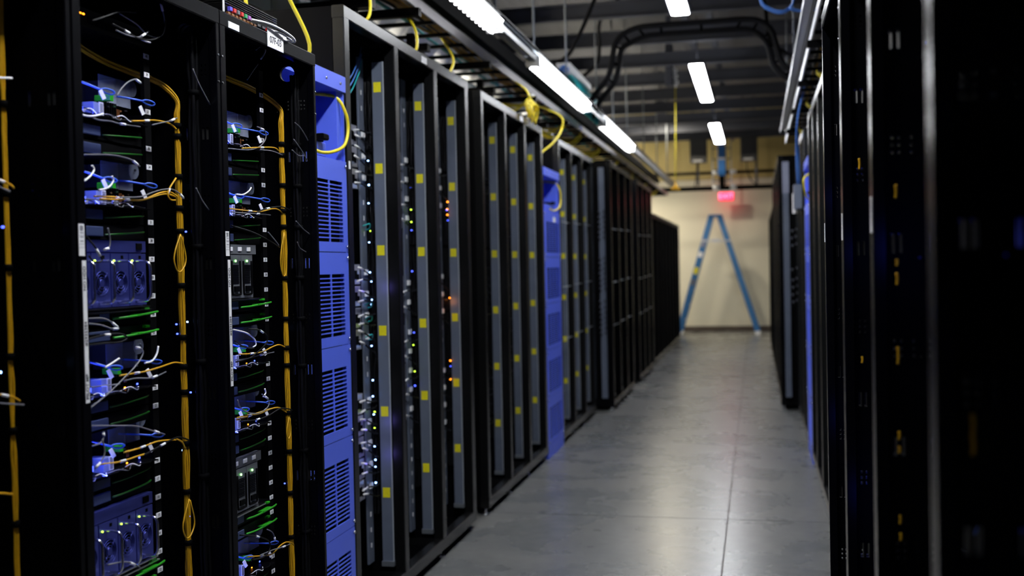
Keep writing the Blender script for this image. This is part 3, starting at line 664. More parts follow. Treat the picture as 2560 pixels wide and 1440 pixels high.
# ------------------------------------------------------------------ loose cables in the near racks (world coordinates)
CABLES = {
'yellow': [
  ('A1', [(-1.415,2.27,1.789),(-1.415,2.321,1.796),(-1.415,2.365,1.803),(-1.415,2.42,1.805),(-1.415,2.448,1.801),(-1.415,2.467,1.794)]),
  ('A2', [(-1.41,2.106,1.604),(-1.41,2.189,1.607),(-1.41,2.221,1.603),(-1.41,2.287,1.605),(-1.41,2.33,1.615),(-1.41,2.375,1.628),(-1.41,2.421,1.633),(-1.41,2.455,1.624)]),
  ('A2', [(-1.405,2.12,1.599),(-1.405,2.213,1.602),(-1.405,2.287,1.606),(-1.405,2.357,1.621),(-1.405,2.403,1.627),(-1.405,2.437,1.622)]),
  ('A2', [(-1.4,2.434,1.668),(-1.4,2.403,1.641),(-1.4,2.394,1.623),(-1.4,2.407,1.613),(-1.4,2.428,1.613)]),
  ('A3', [(-1.41,2.185,1.203),(-1.41,2.242,1.202),(-1.41,2.292,1.202),(-1.41,2.354,1.206),(-1.41,2.418,1.211),(-1.41,2.46,1.205)]),
  ('A4', [(-1.41,2.193,1.027),(-1.41,2.258,1.026),(-1.41,2.327,1.029),(-1.41,2.377,1.025),(-1.41,2.418,1.019)]),
  ('A4', [(-1.405,2.093,1.018),(-1.405,2.168,1.01),(-1.405,2.232,1.01),(-1.405,2.269,1.01)]),
  ('A4', [(-1.4,2.401,1.025),(-1.4,2.429,1.012),(-1.4,2.443,0.993)]),
  ('B1', [(-1.41,2.813,1.781),(-1.41,2.927,1.795),(-1.41,3.021,1.804),(-1.41,3.057,1.797)]),
  ('B2', [(-1.41,2.725,1.607),(-1.41,2.84,1.606),(-1.41,2.916,1.607),(-1.41,2.997,1.619),(-1.41,3.038,1.619),(-1.41,3.072,1.609)]),
  ('B3', [(-1.41,2.764,1.203),(-1.41,2.829,1.199),(-1.41,2.906,1.198),(-1.41,2.973,1.207),(-1.41,3.023,1.21),(-1.41,3.062,1.2)]),
  ('B4', [(-1.41,2.74,1.023),(-1.41,2.807,1.023),(-1.41,2.883,1.025),(-1.41,2.963,1.025),(-1.41,3.017,1.018),(-1.41,3.062,1.0)]),
  ('B4', [(-1.405,2.73,1.03),(-1.405,2.797,1.028),(-1.405,2.873,1.022),(-1.405,2.939,1.026),(-1.405,2.993,1.024),(-1.405,3.04,1.009)]),
  ('B5', [(-1.41,2.785,0.63),(-1.41,2.86,0.612),(-1.41,2.938,0.597),(-1.41,2.993,0.607),(-1.41,3.036,0.607),(-1.41,3.073,0.596),(-1.41,3.093,0.583)]),
  ('01', [(-1.4,1.727,1.604),(-1.4,1.782,1.617),(-1.4,1.815,1.611),(-1.4,1.832,1.603)]),
  ('02', [(-1.4,1.71,1.214),(-1.4,1.775,1.209),(-1.4,1.808,1.201),(-1.4,1.831,1.19)]),
  ('02', [(-1.4,1.723,1.027),(-1.4,1.767,1.023),(-1.4,1.8,1.014)]),
],
'white': [
  ('A1', [(-1.42,2.079,1.779),(-1.42,2.114,1.78),(-1.42,2.144,1.786),(-1.42,2.164,1.792)]),
  ('A2', [(-1.405,2.061,1.632),(-1.405,2.086,1.646),(-1.405,2.101,1.661),(-1.405,2.094,1.67)]),
  ('A2', [(-1.4,2.161,1.652),(-1.4,2.165,1.641),(-1.4,2.144,1.625),(-1.4,2.109,1.617)]),
  ('A3', [(-1.41,2.349,1.257),(-1.41,2.341,1.239),(-1.41,2.319,1.224),(-1.41,2.288,1.222)]),
  ('A3', [(-1.41,2.128,1.226),(-1.41,2.163,1.236),(-1.41,2.184,1.242)]),
  ('A7', [(-1.42,2.325,1.991),(-1.42,2.35,1.99),(-1.42,2.367,1.991)]),
  ('B7', [(-1.43,2.989,2.065),(-1.43,3.017,2.089),(-1.43,3.023,2.105),(-1.43,3.007,2.111)]),
  ('B2', [(-1.4,2.75,1.647),(-1.4,2.793,1.649),(-1.4,2.828,1.661),(-1.4,2.843,1.672)]),
  ('B3', [(-1.41,2.732,1.274),(-1.41,2.808,1.26),(-1.41,2.857,1.24),(-1.41,2.868,1.222),(-1.41,2.848,1.216)]),
  ('B4', [(-1.41,2.918,1.089),(-1.41,2.923,1.076),(-1.41,2.906,1.067)]),
  ('01', [(-1.4,1.757,1.807),(-1.4,1.801,1.811),(-1.4,1.835,1.816)]),
],
'grey': [
  ('A1', [(-1.42,2.125,1.778),(-1.42,2.151,1.776),(-1.42,2.19,1.779),(-1.42,2.229,1.778),(-1.42,2.312,1.781)]),
  ('A1', [(-1.41,2.204,1.837),(-1.41,2.222,1.856),(-1.41,2.25,1.876),(-1.41,2.284,1.888),(-1.41,2.306,1.882)]),
  ('A1', [(-1.405,2.339,1.788),(-1.405,2.384,1.799),(-1.405,2.422,1.808),(-1.405,2.456,1.82)]),
  ('A2', [(-1.4,2.052,1.689),(-1.4,2.11,1.695),(-1.4,2.167,1.699),(-1.4,2.213,1.698),(-1.4,2.245,1.694),(-1.4,2.274,1.683)]),
  ('A2', [(-1.4,2.189,1.606),(-1.4,2.271,1.612),(-1.4,2.323,1.625),(-1.4,2.368,1.635),(-1.4,2.414,1.639),(-1.4,2.451,1.63),(-1.4,2.47,1.619)]),
  ('A2', [(-1.41,2.067,1.596),(-1.41,2.128,1.597),(-1.41,2.173,1.595),(-1.41,2.253,1.597)]),
  ('A3', [(-1.41,2.064,1.328),(-1.41,2.115,1.322),(-1.41,2.162,1.31),(-1.41,2.186,1.31)]),
  ('A3', [(-1.41,2.064,1.338),(-1.41,2.123,1.336),(-1.41,2.16,1.325),(-1.41,2.184,1.311)]),
  ('A3', [(-1.395,2.043,1.146),(-1.395,2.114,1.17),(-1.395,2.177,1.198),(-1.395,2.21,1.213),(-1.395,2.244,1.233),(-1.395,2.258,1.25),(-1.395,2.245,1.261),(-1.395,2.226,1.263)]),
  ('A3', [(-1.415,2.08,1.188),(-1.415,2.131,1.186),(-1.415,2.192,1.183)]),
  ('A3', [(-1.41,2.201,1.189),(-1.41,2.249,1.19),(-1.41,2.317,1.184),(-1.41,2.38,1.192)]),
  ('A4', [(-1.41,2.068,1.106),(-1.41,2.164,1.092),(-1.41,2.244,1.079),(-1.41,2.32,1.056),(-1.41,2.367,1.041)]),
  ('A4', [(-1.405,2.054,1.063),(-1.405,2.095,1.064),(-1.405,2.11,1.076),(-1.405,2.108,1.087)]),
  ('A4', [(-1.4,2.096,1.073),(-1.4,2.104,1.043),(-1.4,2.088,1.024),(-1.4,2.066,1.013)]),
  ('A5', [(-1.41,2.119,0.79),(-1.41,2.165,0.783),(-1.41,2.204,0.772),(-1.41,2.244,0.75)]),
  ('A5', [(-1.405,2.147,1.536),(-1.405,2.154,1.509),(-1.405,2.148,1.491),(-1.405,2.127,1.486)]),
  ('A7', [(-1.42,2.241,2.032),(-1.42,2.307,2.023),(-1.42,2.357,2.007),(-1.42,2.411,2.014),(-1.42,2.435,2.04),(-1.42,2.429,2.078),(-1.42,2.416,2.105)]),
  ('A7', [(-1.41,2.208,1.987),(-1.41,2.256,1.985),(-1.41,2.309,1.992),(-1.41,2.345,2.013)]),
  ('B7', [(-1.44,2.916,1.992),(-1.44,2.954,2.024),(-1.44,2.99,2.051)]),
  ('B7', [(-1.43,2.958,2.086),(-1.43,2.985,2.1),(-1.43,3.034,2.11),(-1.43,3.073,2.112)]),
  ('B1', [(-1.41,2.729,1.772),(-1.41,2.849,1.78),(-1.41,2.914,1.794),(-1.41,2.954,1.814),(-1.41,2.969,1.833),(-1.41,2.956,1.85),(-1.41,2.912,1.854)]),
  ('B1', [(-1.4,2.906,1.786),(-1.4,2.986,1.79),(-1.4,3.058,1.785)]),
  ('B2', [(-1.41,2.738,1.599),(-1.41,2.79,1.598),(-1.41,2.89,1.6),(-1.41,2.985,1.6)]),
  ('B3', [(-1.4,2.945,1.548),(-1.4,2.984,1.528),(-1.4,3.016,1.51)]),
  ('B3', [(-1.415,2.749,1.188),(-1.415,2.826,1.186),(-1.415,2.903,1.189),(-1.415,2.996,1.19)]),
  ('B4', [(-1.4,2.728,1.08),(-1.4,2.741,1.058),(-1.4,2.776,1.041),(-1.4,2.837,1.027),(-1.4,2.889,1.029),(-1.4,2.921,1.041),(-1.4,2.917,1.06),(-1.4,2.878,1.078)]),
  ('B5', [(-1.41,2.91,0.677),(-1.41,2.942,0.661),(-1.41,2.957,0.643),(-1.41,2.962,0.629)]),
  ('B5', [(-1.405,2.85,0.617),(-1.405,2.928,0.611),(-1.405,2.996,0.602),(-1.405,3.053,0.597)]),
  ('B6', [(-1.385,3.121,1.891),(-1.385,3.159,1.881),(-1.385,3.201,1.858),(-1.385,3.234,1.834)]),
  ('B6', [(-1.385,3.109,1.838),(-1.385,3.155,1.816),(-1.385,3.2,1.789),(-1.385,3.209,1.781)]),
  ('B6', [(-1.385,3.095,1.804),(-1.385,3.139,1.792),(-1.385,3.185,1.794)]),
  ('B6', [(-1.385,3.112,1.586),(-1.385,3.162,1.564),(-1.385,3.217,1.547)]),
  ('B6', [(-1.385,3.117,1.522),(-1.385,3.137,1.503),(-1.385,3.182,1.491)]),
  ('A6', [(-1.38,2.495,1.947),(-1.38,2.529,1.91),(-1.38,2.579,1.869)]),
  ('A6', [(-1.38,2.495,1.647),(-1.38,2.524,1.618),(-1.38,2.558,1.594)]),
  ('01', [(-1.4,1.759,1.606),(-1.4,1.787,1.603),(-1.4,1.82,1.596)]),
  ('02', [(-1.4,1.742,1.199),(-1.4,1.796,1.189),(-1.4,1.842,1.181)]),
],
'black': [
  ('A3', [(-1.405,2.055,1.293),(-1.405,2.121,1.299),(-1.405,2.182,1.298),(-1.405,2.21,1.287),(-1.405,2.181,1.279),(-1.405,2.12,1.281),(-1.405,2.054,1.281)]),
  ('A4', [(-1.4,2.261,1.01),(-1.4,2.328,1.019),(-1.4,2.382,1.026),(-1.4,2.42,1.026),(-1.4,2.462,1.012)]),
  ('A5', [(-1.395,2.051,1.515),(-1.395,2.085,1.49),(-1.395,2.106,1.464),(-1.395,2.077,1.46),(-1.395,2.059,1.473)]),
  ('A7', [(-1.41,2.193,1.998),(-1.41,2.24,1.994),(-1.41,2.297,1.987),(-1.41,2.358,1.995),(-1.41,2.404,2.018),(-1.41,2.424,2.057)]),
  ('A7', [(-1.4,2.102,1.984),(-1.4,2.155,2.006),(-1.4,2.21,2.028),(-1.4,2.275,2.041)]),
  ('B2', [(-1.4,2.87,1.602),(-1.4,2.935,1.616),(-1.4,3.003,1.625),(-1.4,3.054,1.627),(-1.4,3.103,1.619)]),
  ('B3', [(-1.405,2.727,1.56),(-1.405,2.851,1.546),(-1.405,2.954,1.525),(-1.405,3.032,1.504)]),
  ('B3', [(-1.4,2.801,1.272),(-1.4,2.876,1.263),(-1.4,2.917,1.246),(-1.4,2.921,1.228),(-1.4,2.894,1.214),(-1.4,2.852,1.2),(-1.4,2.809,1.189),(-1.4,2.724,1.185)]),
  ('B3', [(-1.41,2.738,1.242),(-1.41,2.782,1.225),(-1.41,2.83,1.215),(-1.41,2.855,1.214)]),
  ('B4', [(-1.4,2.739,1.02),(-1.4,2.836,1.009),(-1.4,2.914,1.01),(-1.4,2.996,1.02),(-1.4,3.058,1.011),(-1.4,3.081,1.004)]),
  ('B5', [(-1.4,2.721,0.707),(-1.4,2.817,0.681),(-1.4,2.888,0.652),(-1.4,2.908,0.629),(-1.4,2.891,0.613),(-1.4,2.852,0.61),(-1.4,2.789,0.62)]),
],
}
WH = {'0': 'the leftmost dark rack', 'A': 'the rack with blue-lit fans', 'B': 'the 07F-03 rack'}
LV = {'7': 'the rack top', '1': 'its top server tray', '2': 'its second server tray', '3': 'its third server tray', '4': 'its fourth server tray',
      '5': 'its lowest visible server tray', '6': 'its side cable channel'}
RADS = {'yellow': 0.0021, 'white': 0.0022, 'grey': 0.0017, 'black': 0.0021}
MT = {'yellow': 'yellow', 'white': 'white', 'grey': 'greyjacket', 'black': 'rubber'}
ordn = {}
for kind in CABLES:
    for key, pts in CABLES[kind]:
        k2 = (kind, key); ordn[k2] = ordn.get(k2, 0) + 1
        tot = sum(1 for q in CABLES[kind] if q[0] == key)
        lead = '' if tot == 1 else ordw[ordn[k2] - 1].replace('topmost', 'first') + ' '
        o = cable(kind + '_cable', pts, RADS[kind], MT[kind], lead + kind + ' cable looping at ' + LV[key[1]] + ' in ' + WH[key[0]],
                  'loose cables in the near racks')
        # white sleeve (label boot) near one end
        if kind in ('grey', 'yellow') and len(pts) > 3 and key[1] != '6' or kind == 'black' and len(pts) > 4:
            i = len(pts) - 2 if kind == 'grey' else 1
            a, b = Vector(pts[i]), Vector(pts[i + 1])
            d = (b - a).normalized() * min(0.022, (b - a).length * 0.8)
            MB().tube([tuple(a + d * 0.1), tuple(a + d)], 0.0031, 8, False).build('label_sleeve', 'paper', None, rel=tuple(pts[0])).parent = o
            s = o.children[0]; s.location = (0, 0, 0)

# cable trunks
def trunk(y, x, zs, z_top, z_bot, m, label, r=0.0032, ns=9, spread=0.009, wob=0.004, top=None, strap_m='pitch', strap=True, ry=1.0):
    t = empty('cable_bundle', (x, y, 0), 0, label, 'cable bundle')
    for k in range(ns):
        a = 2 * PI * k / ns if k else 0; rr = spread if k else 0
        pts = [] if not top else [(p[0] + rr * 0.6 * math.cos(a), p[1], p[2] + rr * math.sin(a)) for p in top]
        z = z_top
        i = 0
        while z > z_bot:
            near = min([abs(z - q) for q in zs] + [9]) if zs else 0
            s = 0.8 + min(1.0, near / 0.06) * 0.35
            pts.append((rr * s * math.cos(a) + random.uniform(-1, 1) * wob * 0.25, rr * ry * s * math.sin(a) + random.uniform(-1, 1) * wob * 0.35, z))
            z -= 0.045
        MB().tube(pts, r, 6).build('strand', m, t)
    if strap:
        for z in zs:
            MB().tube([(0, 0, z - 0.007), (0, 0, z + 0.007)], spread * max(1, ry) + 0.0045, 12, False).build('strap', strap_m, t)
    return t
zA = [1.812, 1.785, 1.681, 1.600, 1.540, 1.400, 1.266, 1.19, 1.124, 0.99, 0.865, 0.732]
trunk(2.537, -1.452, zA, 1.84, 0.12, 'yellow', 'thick yellow cable trunk strapped down inside the rack with blue-lit fans', r=0.0025, spread=0.0062,
      top=[(-0.09, -0.50, 2.05), (-0.08, -0.42, 2.01), (-0.075, -0.30, 1.965), (-0.07, -0.20, 1.945), (-0.06, -0.10, 1.935), (-0.03, -0.03, 1.92), (0, 0, 1.88)])
zB = [1.832, 1.797, 1.702, 1.622, 1.572, 1.410, 1.282, 1.19, 1.135, 0.985, 0.862, 0.730, 0.590]
trunk(3.166, -1.452, zB, 1.90, 0.12, 'yellow', 'thick yellow cable trunk strapped down inside the 07F-03 rack', r=0.0025, spread=0.0062,
      top=[(-0.09, -0.45, 2.06), (-0.08, -0.36, 2.040), (-0.07, -0.24, 2.01), (-0.05, -0.12, 1.995), (-0.03, -0.03, 1.975), (0, 0, 1.94)])
trunk(1.905, -1.475, [1.78, 1.60, 1.45, 1.27, 1.12, 0.93], 2.02, 0.12, 'yellow', 'dim yellow cable trunk inside the leftmost dark rack', ns=4, spread=0.0045, r=0.0025)
trunk(2.568, -1.42, [1.9, 1.5, 1.2, 0.9], 2.05, 0.12, 'rubber', 'black power cable trunk beside the yellow one, rack with blue-lit fans', r=0.005, ns=5, spread=0.010)
trunk(3.197, -1.415, [1.83, 1.70, 1.57, 1.41, 1.28, 1.13, 0.86, 0.6], 2.05, 0.12, 'rubber', 'black power cable trunk beside the yellow one, 07F-03 rack', r=0.005, ns=5, spread=0.010)
# slack loops hanging on the trunks
for k, (y, x, z0, z1, w, lab) in enumerate(((2.462, -1.41, 1.53, 1.437, 0.030, 'thin yellow slack loop beside the fans on the left yellow trunk'),
                                    (2.470, -1.41, 0.86, 0.765, 0.030, 'thin yellow slack loop hanging low on the left yellow trunk'),
                                    (3.062, -1.405, 1.55, 1.42, 0.026, 'long yellow slack loop left of the right yellow trunk'),
                                    (3.066, -1.405, 0.985, 0.92, 0.016, 'short yellow slack loop low on the right yellow trunk'))):
    cable('cable_loop', [(x, y + 0.004, z0), (x, y - w * 0.7, z0 - (z0 - z1) * 0.4), (x, y - w, z0 - (z0 - z1) * 0.72), (x, y - w * 0.45, z1), (x, y + w * 0.3, z1 + 0.004), (x, y + w * (0.9 if k != 2 else 0.4), z0 - (z0 - z1) * 0.65), (x, y + 0.008, z0 - 0.004)], 0.0019, 'yellow', lab)

# ================================================================== TRIPLE RACKS
POST = [(0, 0.055), (0.587, 0.641), (1.171, 1.235), (1.747, 1.818)]
STK = [2.226, 1.872, 1.515, 1.164, 0.809, 0.452]
def triple(sticks=True, cross=False, strip=False, uprights=True, fm='frame'):
    t = empty('triple_rack', (0, 0, 0), 0, 'x', 'server rack')
    D = 0.95
    for i, (a, b) in enumerate(POST):
        MB().chbox(-0.050, 0, a, b, 0.10, 2.400, 0.004).build('front_post', fm, t)
        if i in (1, 2): MB().box(-D, -0.05, a + 0.014, b - 0.010, 0.10, 2.40).build('divider_panel', 'black', t)
    MB().chbox(-0.050, 0.001, 0, 1.818, 2.396, 2.446, 0.004).build('top_beam', fm, t)
    MB().chbox(-0.050, 0.001, 0, 1.818, 0.045, 0.102, 0.004).build('bottom_beam', fm, t)
    MB().box(-D, -0.05, 0.002, 0.016, 0.045, 2.444).build('side_panel', 'black', t)
    if not strip: MB().box(-D, -0.05, 1.800, 1.816, 0.045, 2.444).build('side_panel', 'black', t)
    MB().box(-D, -D + 0.014, 0.016, 1.80, 0.05, 2.43).build('back_panel', 'black', t)
    MB().box(-D, -0.05, 0.016, 1.80, 0.050, 0.062).build('bottom_panel', 'black', t)
    MB().box(-D, -0.05, 0.016, 1.80, 2.430, 2.442).build('top_panel', 'black', t)
    for (a, b) in POST:
        y = (a + b) / 2
        for x in (-0.03, -D + 0.05):
            MB().cyl((x, y, 0), (x, y, 0.012), 0.022, 14).cyl((x, y, 0.012), (x, y, 0.046), 0.008, 8).build('foot', 'chrome', t)
    for i in range(3):
        y = POST[i + 1][0] + 0.006
        if uprights:
            u = MB().box(-0.103, -0.052, y - 0.012, y - 0.009, 0.150, 2.335).build('upright_plate', 'upright', t)
            MB().box(-0.0535, -0.050, y - 0.017, y - 0.009, 0.150, 2.335).build('bent_edge', 'edgeglint', u)
            MB().box(-0.106, -0.050, y - 0.020, y + 0.004, 0.128, 0.150).build('plate_foot', 'steel', t)
            if sticks:
                for z in STK:
                    MB().box(-0.0965, -0.0625, y - 0.0128, y - 0.0120, z - 0.022, z + 0.022).build('sticker', 'sticker', u)
        r_ = MB().box(-0.148, -0.140, y - 0.085, y - 0.020, 0.15, 2.35).build('mounting_rail', 'upright', t)
        if cross:
            for z in (1.79, 1.26, 0.83):
                MB().cyl((-0.02, POST[i][1], z + 0.01 * i), (-0.02, POST[i + 1][0], z + 0.01 * i), 0.004, 8).build('crossbar', 'steel', t)
    return t
def cabinet():
    t = empty('blue_cabinet', (0, 0, 0), 0, 'x', 'cabinet')
    W, D, H_ = 0.645, 0.9, 2.165
    MB().box(-D, -0.004, 0, 0.012, 0, H_ - 0.062).box(-D, -0.004, W - 0.012, W, 0, H_ - 0.062).box(-D, -D + 0.012, 0.012, W - 0.012, 0, H_ - 0.06).build('body', 'blue', t)
    c = MB().chbox(-D, 0.004, -0.001, W + 0.001, 2.106, H_, 0.003).build('top_cap', 'blue', t)
    for y in (0.12, 0.32, W - 0.19, W - 0.055): MB().cyl((0.004, y, 2.133), (0.008, y, 2.133), 0.005, 10).build('screw', 'chrome', c)
    # open bay under the cap
    MB().box(-0.36, -0.34, 0.012, W - 0.012, 1.80, 2.106).build('bay_back', 'blue', t)
    MB().box(-0.34, -0.012, W - 0.055, W - 0.012, 1.84, 2.106).build('bay_side', 'blue', t)
    MB().box(-0.34, -0.012, 0.012, 0.05, 1.84, 2.106).build('bay_side', 'blue', t)
    MB().chbox(-0.10, -0.03, 0.20, 0.52, 1.852, 1.905, 0.003).build('breaker_box', 'blue', t)
    MB().chbox(-0.030, 0.0, 0.43, 0.48, 1.908, 1.930, 0.004).chbox(-0.09, -0.03, 0.36, 0.50, 1.905, 1.925, 0.003).build('switch_handle', 'pitch', t)
    zs = [1.845, 1.499, 1.150, 0.801, 0.450, 0.100]
    for i in range(5):
        z1, z0 = zs[i] - 0.0015, zs[i + 1] + 0.0015
        vz0, vz1 = z0 + 0.036, z1 - 0.080
        y0, y1 = 0.085, 0.600
        p = MB().box(-0.004, 0, 0.001, y0, z0, z1).box(-0.004, 0, y1, W - 0.001, z0, z1).box(-0.004, 0, y0, y1, z0, vz0).box(-0.004, 0, y0, y1, vz1, z1)
        p = p.build('vent_panel', 'blue', t)
        g = MB(); n = 15; pit = (vz1 - vz0) / n
        for k in range(1, n): g.box(-0.004, 0.0, y0, y1, vz0 + k * pit - 0.0022, vz0 + k * pit + 0.0022)
        for k in range(1, 4): g.box(-0.0042, 0.0002, y0 + (y1 - y0) * k / 4 - 0.004, y0 + (y1 - y0) * k / 4 + 0.004, vz0, vz1)
        g.build('louvre_slats', 'blue', p)
        for y in (0.016, W - 0.014):
            for z in (z0 + 0.020, z1 - 0.020):
                MB().cyl((0, y, z), (0.007, y, z), 0.006, 10).build('screw', 'chrome', p)
    MB().box(-0.03, -0.026, 0.02, W - 0.02, 0.1, 1.84).build('inner_sheet', 'pitch', t)
    MB().box(-0.006, 0.0, 0.001, W - 0.001, 0.0, 0.0985).build('kick_panel', 'blue', t)
    MB().box(-0.34, -0.004, 0.012, W - 0.012, 1.836, 1.844).build('bay_floor', 'blue', t)
    return t
FX = -1.52
T1 = triple(); T1.location = (FX, 3.900, 0); T1['label'] = 'nearest triple rack on the left, tall grey-black frame past the blue cabinet'
T2 = dup(T1, (FX, 6.000, 0), 0, 'second triple rack on the left, ending at the farther blue cabinet')
T3 = triple(cross=True); T3.location = (FX, 8.475, 0); T3['label'] = 'third triple rack on the left, silver crossbars, past the farther blue cabinet'
T4 = triple(sticks=False, cross=True, uprights=False, fm='blackgloss'); T4.location = (-1.375, 10.50, 0); T4['label'] = 'fourth triple rack on the left, standing forward into the aisle'
T5 = dup(T4, (-1.375, 12.93, 0), 0, 'fifth triple rack on the left, last before the lower racks')
C1 = cabinet(); C1.location = (FX, 3.245, 0); C1['label'] = 'near blue vented cabinet between the 07F-03 rack and a triple rack'
C2 = dup(C1, (FX, 7.820, 0), 0, 'farther blue vented cabinet on the left, between triple racks')
l = MB().box(0, 0.002, 0.36, 0.46, 1.770, 1.808).build('white_label', 'paper', C2)
# right row, turned to face the aisle
FR = 0.365
R1 = dup(T1, (FR, 7.84, 0), PI, 'nearest triple rack of the right row, tall frame behind the near black racks')
C3 = dup(C1, (FR, 8.49, 0), PI, 'blue vented cabinet in the right row')
R2 = dup(T1, (FR, 10.33, 0), PI, 'triple rack past the blue cabinet in the right row')
R3 = dup(T4, (0.215, 12.50, 0), PI, 'right triple rack with a grey power strip on its near side')
R4 = dup(T4, (0.215, 14.42, 0), PI, 'farthest tall triple rack of the right row')
p = T1.children
for o_, y_ in ((T1, 1.02),):
    MB().box(0.001, 0.0025, 0.98, 1.06, 2.402, 2.432).build('white_label', 'paper', T1)
    MB().box(0.001, 0.002, 0.013, 0.030, 1.820, 1.850).build('white_label', 'paper', T1)
MB().box(0.001, 0.0025, 1.05, 1.14, 2.405, 2.436).build('white_label', 'paper', T2)
# low black racks at the far end
protoL = None
for i in range(8):
    y = 15.28 + i * 0.655
    if protoL is None:
        t = empty('low_rack', (-1.41, y, 0), 0, 'x', 'server rack', 'low black racks at the far left')
        W = 0.645
        for a, b in ((0, 0.03), (W - 0.03, W)): MB().chbox(-0.04, 0, a, b, 0.08, 2.12, 0.003).build('front_post', 'black', t)
        MB().chbox(-0.04, 0.001, 0, W, 2.085, 2.145, 0.003).build('top_beam', 'black', t)
        MB().chbox(-0.04, 0.001, 0, W, 0.02, 0.09, 0.003).build('bottom_beam', 'frame', t)
        MB().box(-0.9, -0.04, 0.002, 0.014, 0.03, 2.14).build('side_panel', 'black', t)
        MB().box(-0.9, -0.04, W - 0.014, W - 0.002, 0.03, 2.14).build('side_panel', 'black', t)
        MB().box(-0.9, -0.88, 0.014, W - 0.014, 0.03, 2.14).build('back_panel', 'black', t)
        MB().box(-0.9, -0.04, 0.014, W - 0.014, 2.125, 2.14).build('top_panel', 'black', t)
        for k, z in enumerate((0.5, 0.62, 1.05, 1.3, 1.42, 1.55)):
            MB().box(-0.10, -0.095, 0.30 + 0.03 * (k % 3), 0.33 + 0.03 * (k % 3), z, z + 0.02).build('blue_light', 'ledblue', t)
        protoL = t
        o = t
    else:
        o = dup(protoL, (-1.41, y, 0), 0, 'x', 'low black racks at the far left')
    o['label'] = ordw[7 - i].replace('topmost', 'nearest').replace('second', 'second nearest') + ' low black rack counted from the ladder, in the left row'
for i in range(7):
    dup(protoL, (0.215, 15.10 + i * 0.655, 0), PI, ordw[i].replace('topmost', 'first') + ' low black rack past the tall ones in the right row', 'low black racks at the far right')
# right near racks
XR = 0.190
RY = [3.18, 2.548, 1.916, 1.284, 0.652]
nm = ['farthest', 'second farthest', 'second nearest', 'nearest', 'outermost']
RR = []
for i, y in enumerate(RY):
    r_ = dup(rA, (XR, y, 0), PI, nm[i] + ' of the near-black server racks filling the right edge', skip=('asset_label', 'tape_strip', 'unit_label'))
    if i < 3: barcode(r_, 0.006, 1.475 if i else 1.482, 1.535)
    RR.append(r_)
for i, y in enumerate(RY[:4]):
    lay = [('S', 1.79 - 0.02 * i), ('S', 1.588), ('S', 1.156), ('S', 0.975), ('S', 0.548), ('H', 1.5), ('H', 1.318), ('H', 1.074), ('H', 0.70)]
    fill(y, XR + 0.12, PI, 'A', ['the farthest', 'the second farthest', 'the second nearest', 'the nearest'][i] + ' right-hand rack', lay)
for i, y in enumerate(RY[:4]):
    zz = [1.9, 1.72, 1.6, 1.43, 1.25, 1.09, 0.9, 0.78]
    segs = {0: (), 1: ((1.655, 1.63), (1.215, 1.20)), 2: ((1.553, 1.53), (1.43, 1.419), (1.407, 1.387), (1.285, 1.255), (1.145, 1.13), (1.12, 1.108), (1.005, 0.99), (0.975, 0.962)), 3: ((1.26, 1.235), (1.235, 1.215))}[i]
    for k, (za, zb) in enumerate(segs):
        cable('yellow_lead', [(XR + 0.036, y - 0.034, za), (XR + 0.037, y - 0.034, (za + zb) / 2), (XR + 0.036, y - 0.034, zb)], 0.0024, 'yellow',
              'short yellow lead showing inside ' + ['the farthest', 'the second farthest', 'the second nearest', 'the nearest'][i] + ' black right-hand rack', 'yellow leads in the right-hand racks')

# ------------------------------------------------------------------ servers and plugs in the bays of the triple racks
def bay_server(h):
    t = empty('bay_server', (0, 0, 0), 0, 'x', 'server')
    MB().box(-0.55, 0, 0, 0.44, 0, h).build('chassis', 'sheet', t)
    s = MB()
    for k in range(6): s.box(0, 0.002, 0.03 + k * 0.065, 0.08 + k * 0.065, h * 0.25, h * 0.7)
    s.build('grille', 'pitch', t)
    MB().box(0, 0.003, 0.405, 0.425, h * 0.2, h * 0.5).build('port', 'pitch', t)
    return t
BS = bay_server(0.085); bs_used = False
def cordproto():
    t = empty('power_cable', (0, 0, 0), 0, 'x', 'cable')
    MB().tube([(-0.002, -0.060, 0.004), (0.004, -0.018, 0.003)], 0.0045, 8, False).build('plug', 'white', t)
    MB().tube([(0.004, -0.020, 0.003), (0.010, 0.005, -0.003), (0.018, 0.035, -0.012), (0.022, 0.070, -0.014), (0.012, 0.10, -0.02)], 0.0034, 7).build('cord', 'rubber', t)
    return t
CP = cordproto(); cp_used = False
BK = MB().chbox(0, 0.008, 0, 0.030, -0.012, 0.012, 0.001).build('outlet_block', 'white'); bk_used = False
TM = MB().box(0, 0.0015, 0, 0.009, -0.010, 0.010).build('rail_tag', 'paper'); TM.parent = T1; tm_used = False
ZONES = {0: ((1.78, 2.08), (1.09, 1.50), (0.44, 0.93)), 1: ((1.63, 2.05), (1.22, 1.50), (0.70, 1.18)), 2: ((1.72, 2.05), (1.15, 1.50), (0.55, 1.0))}
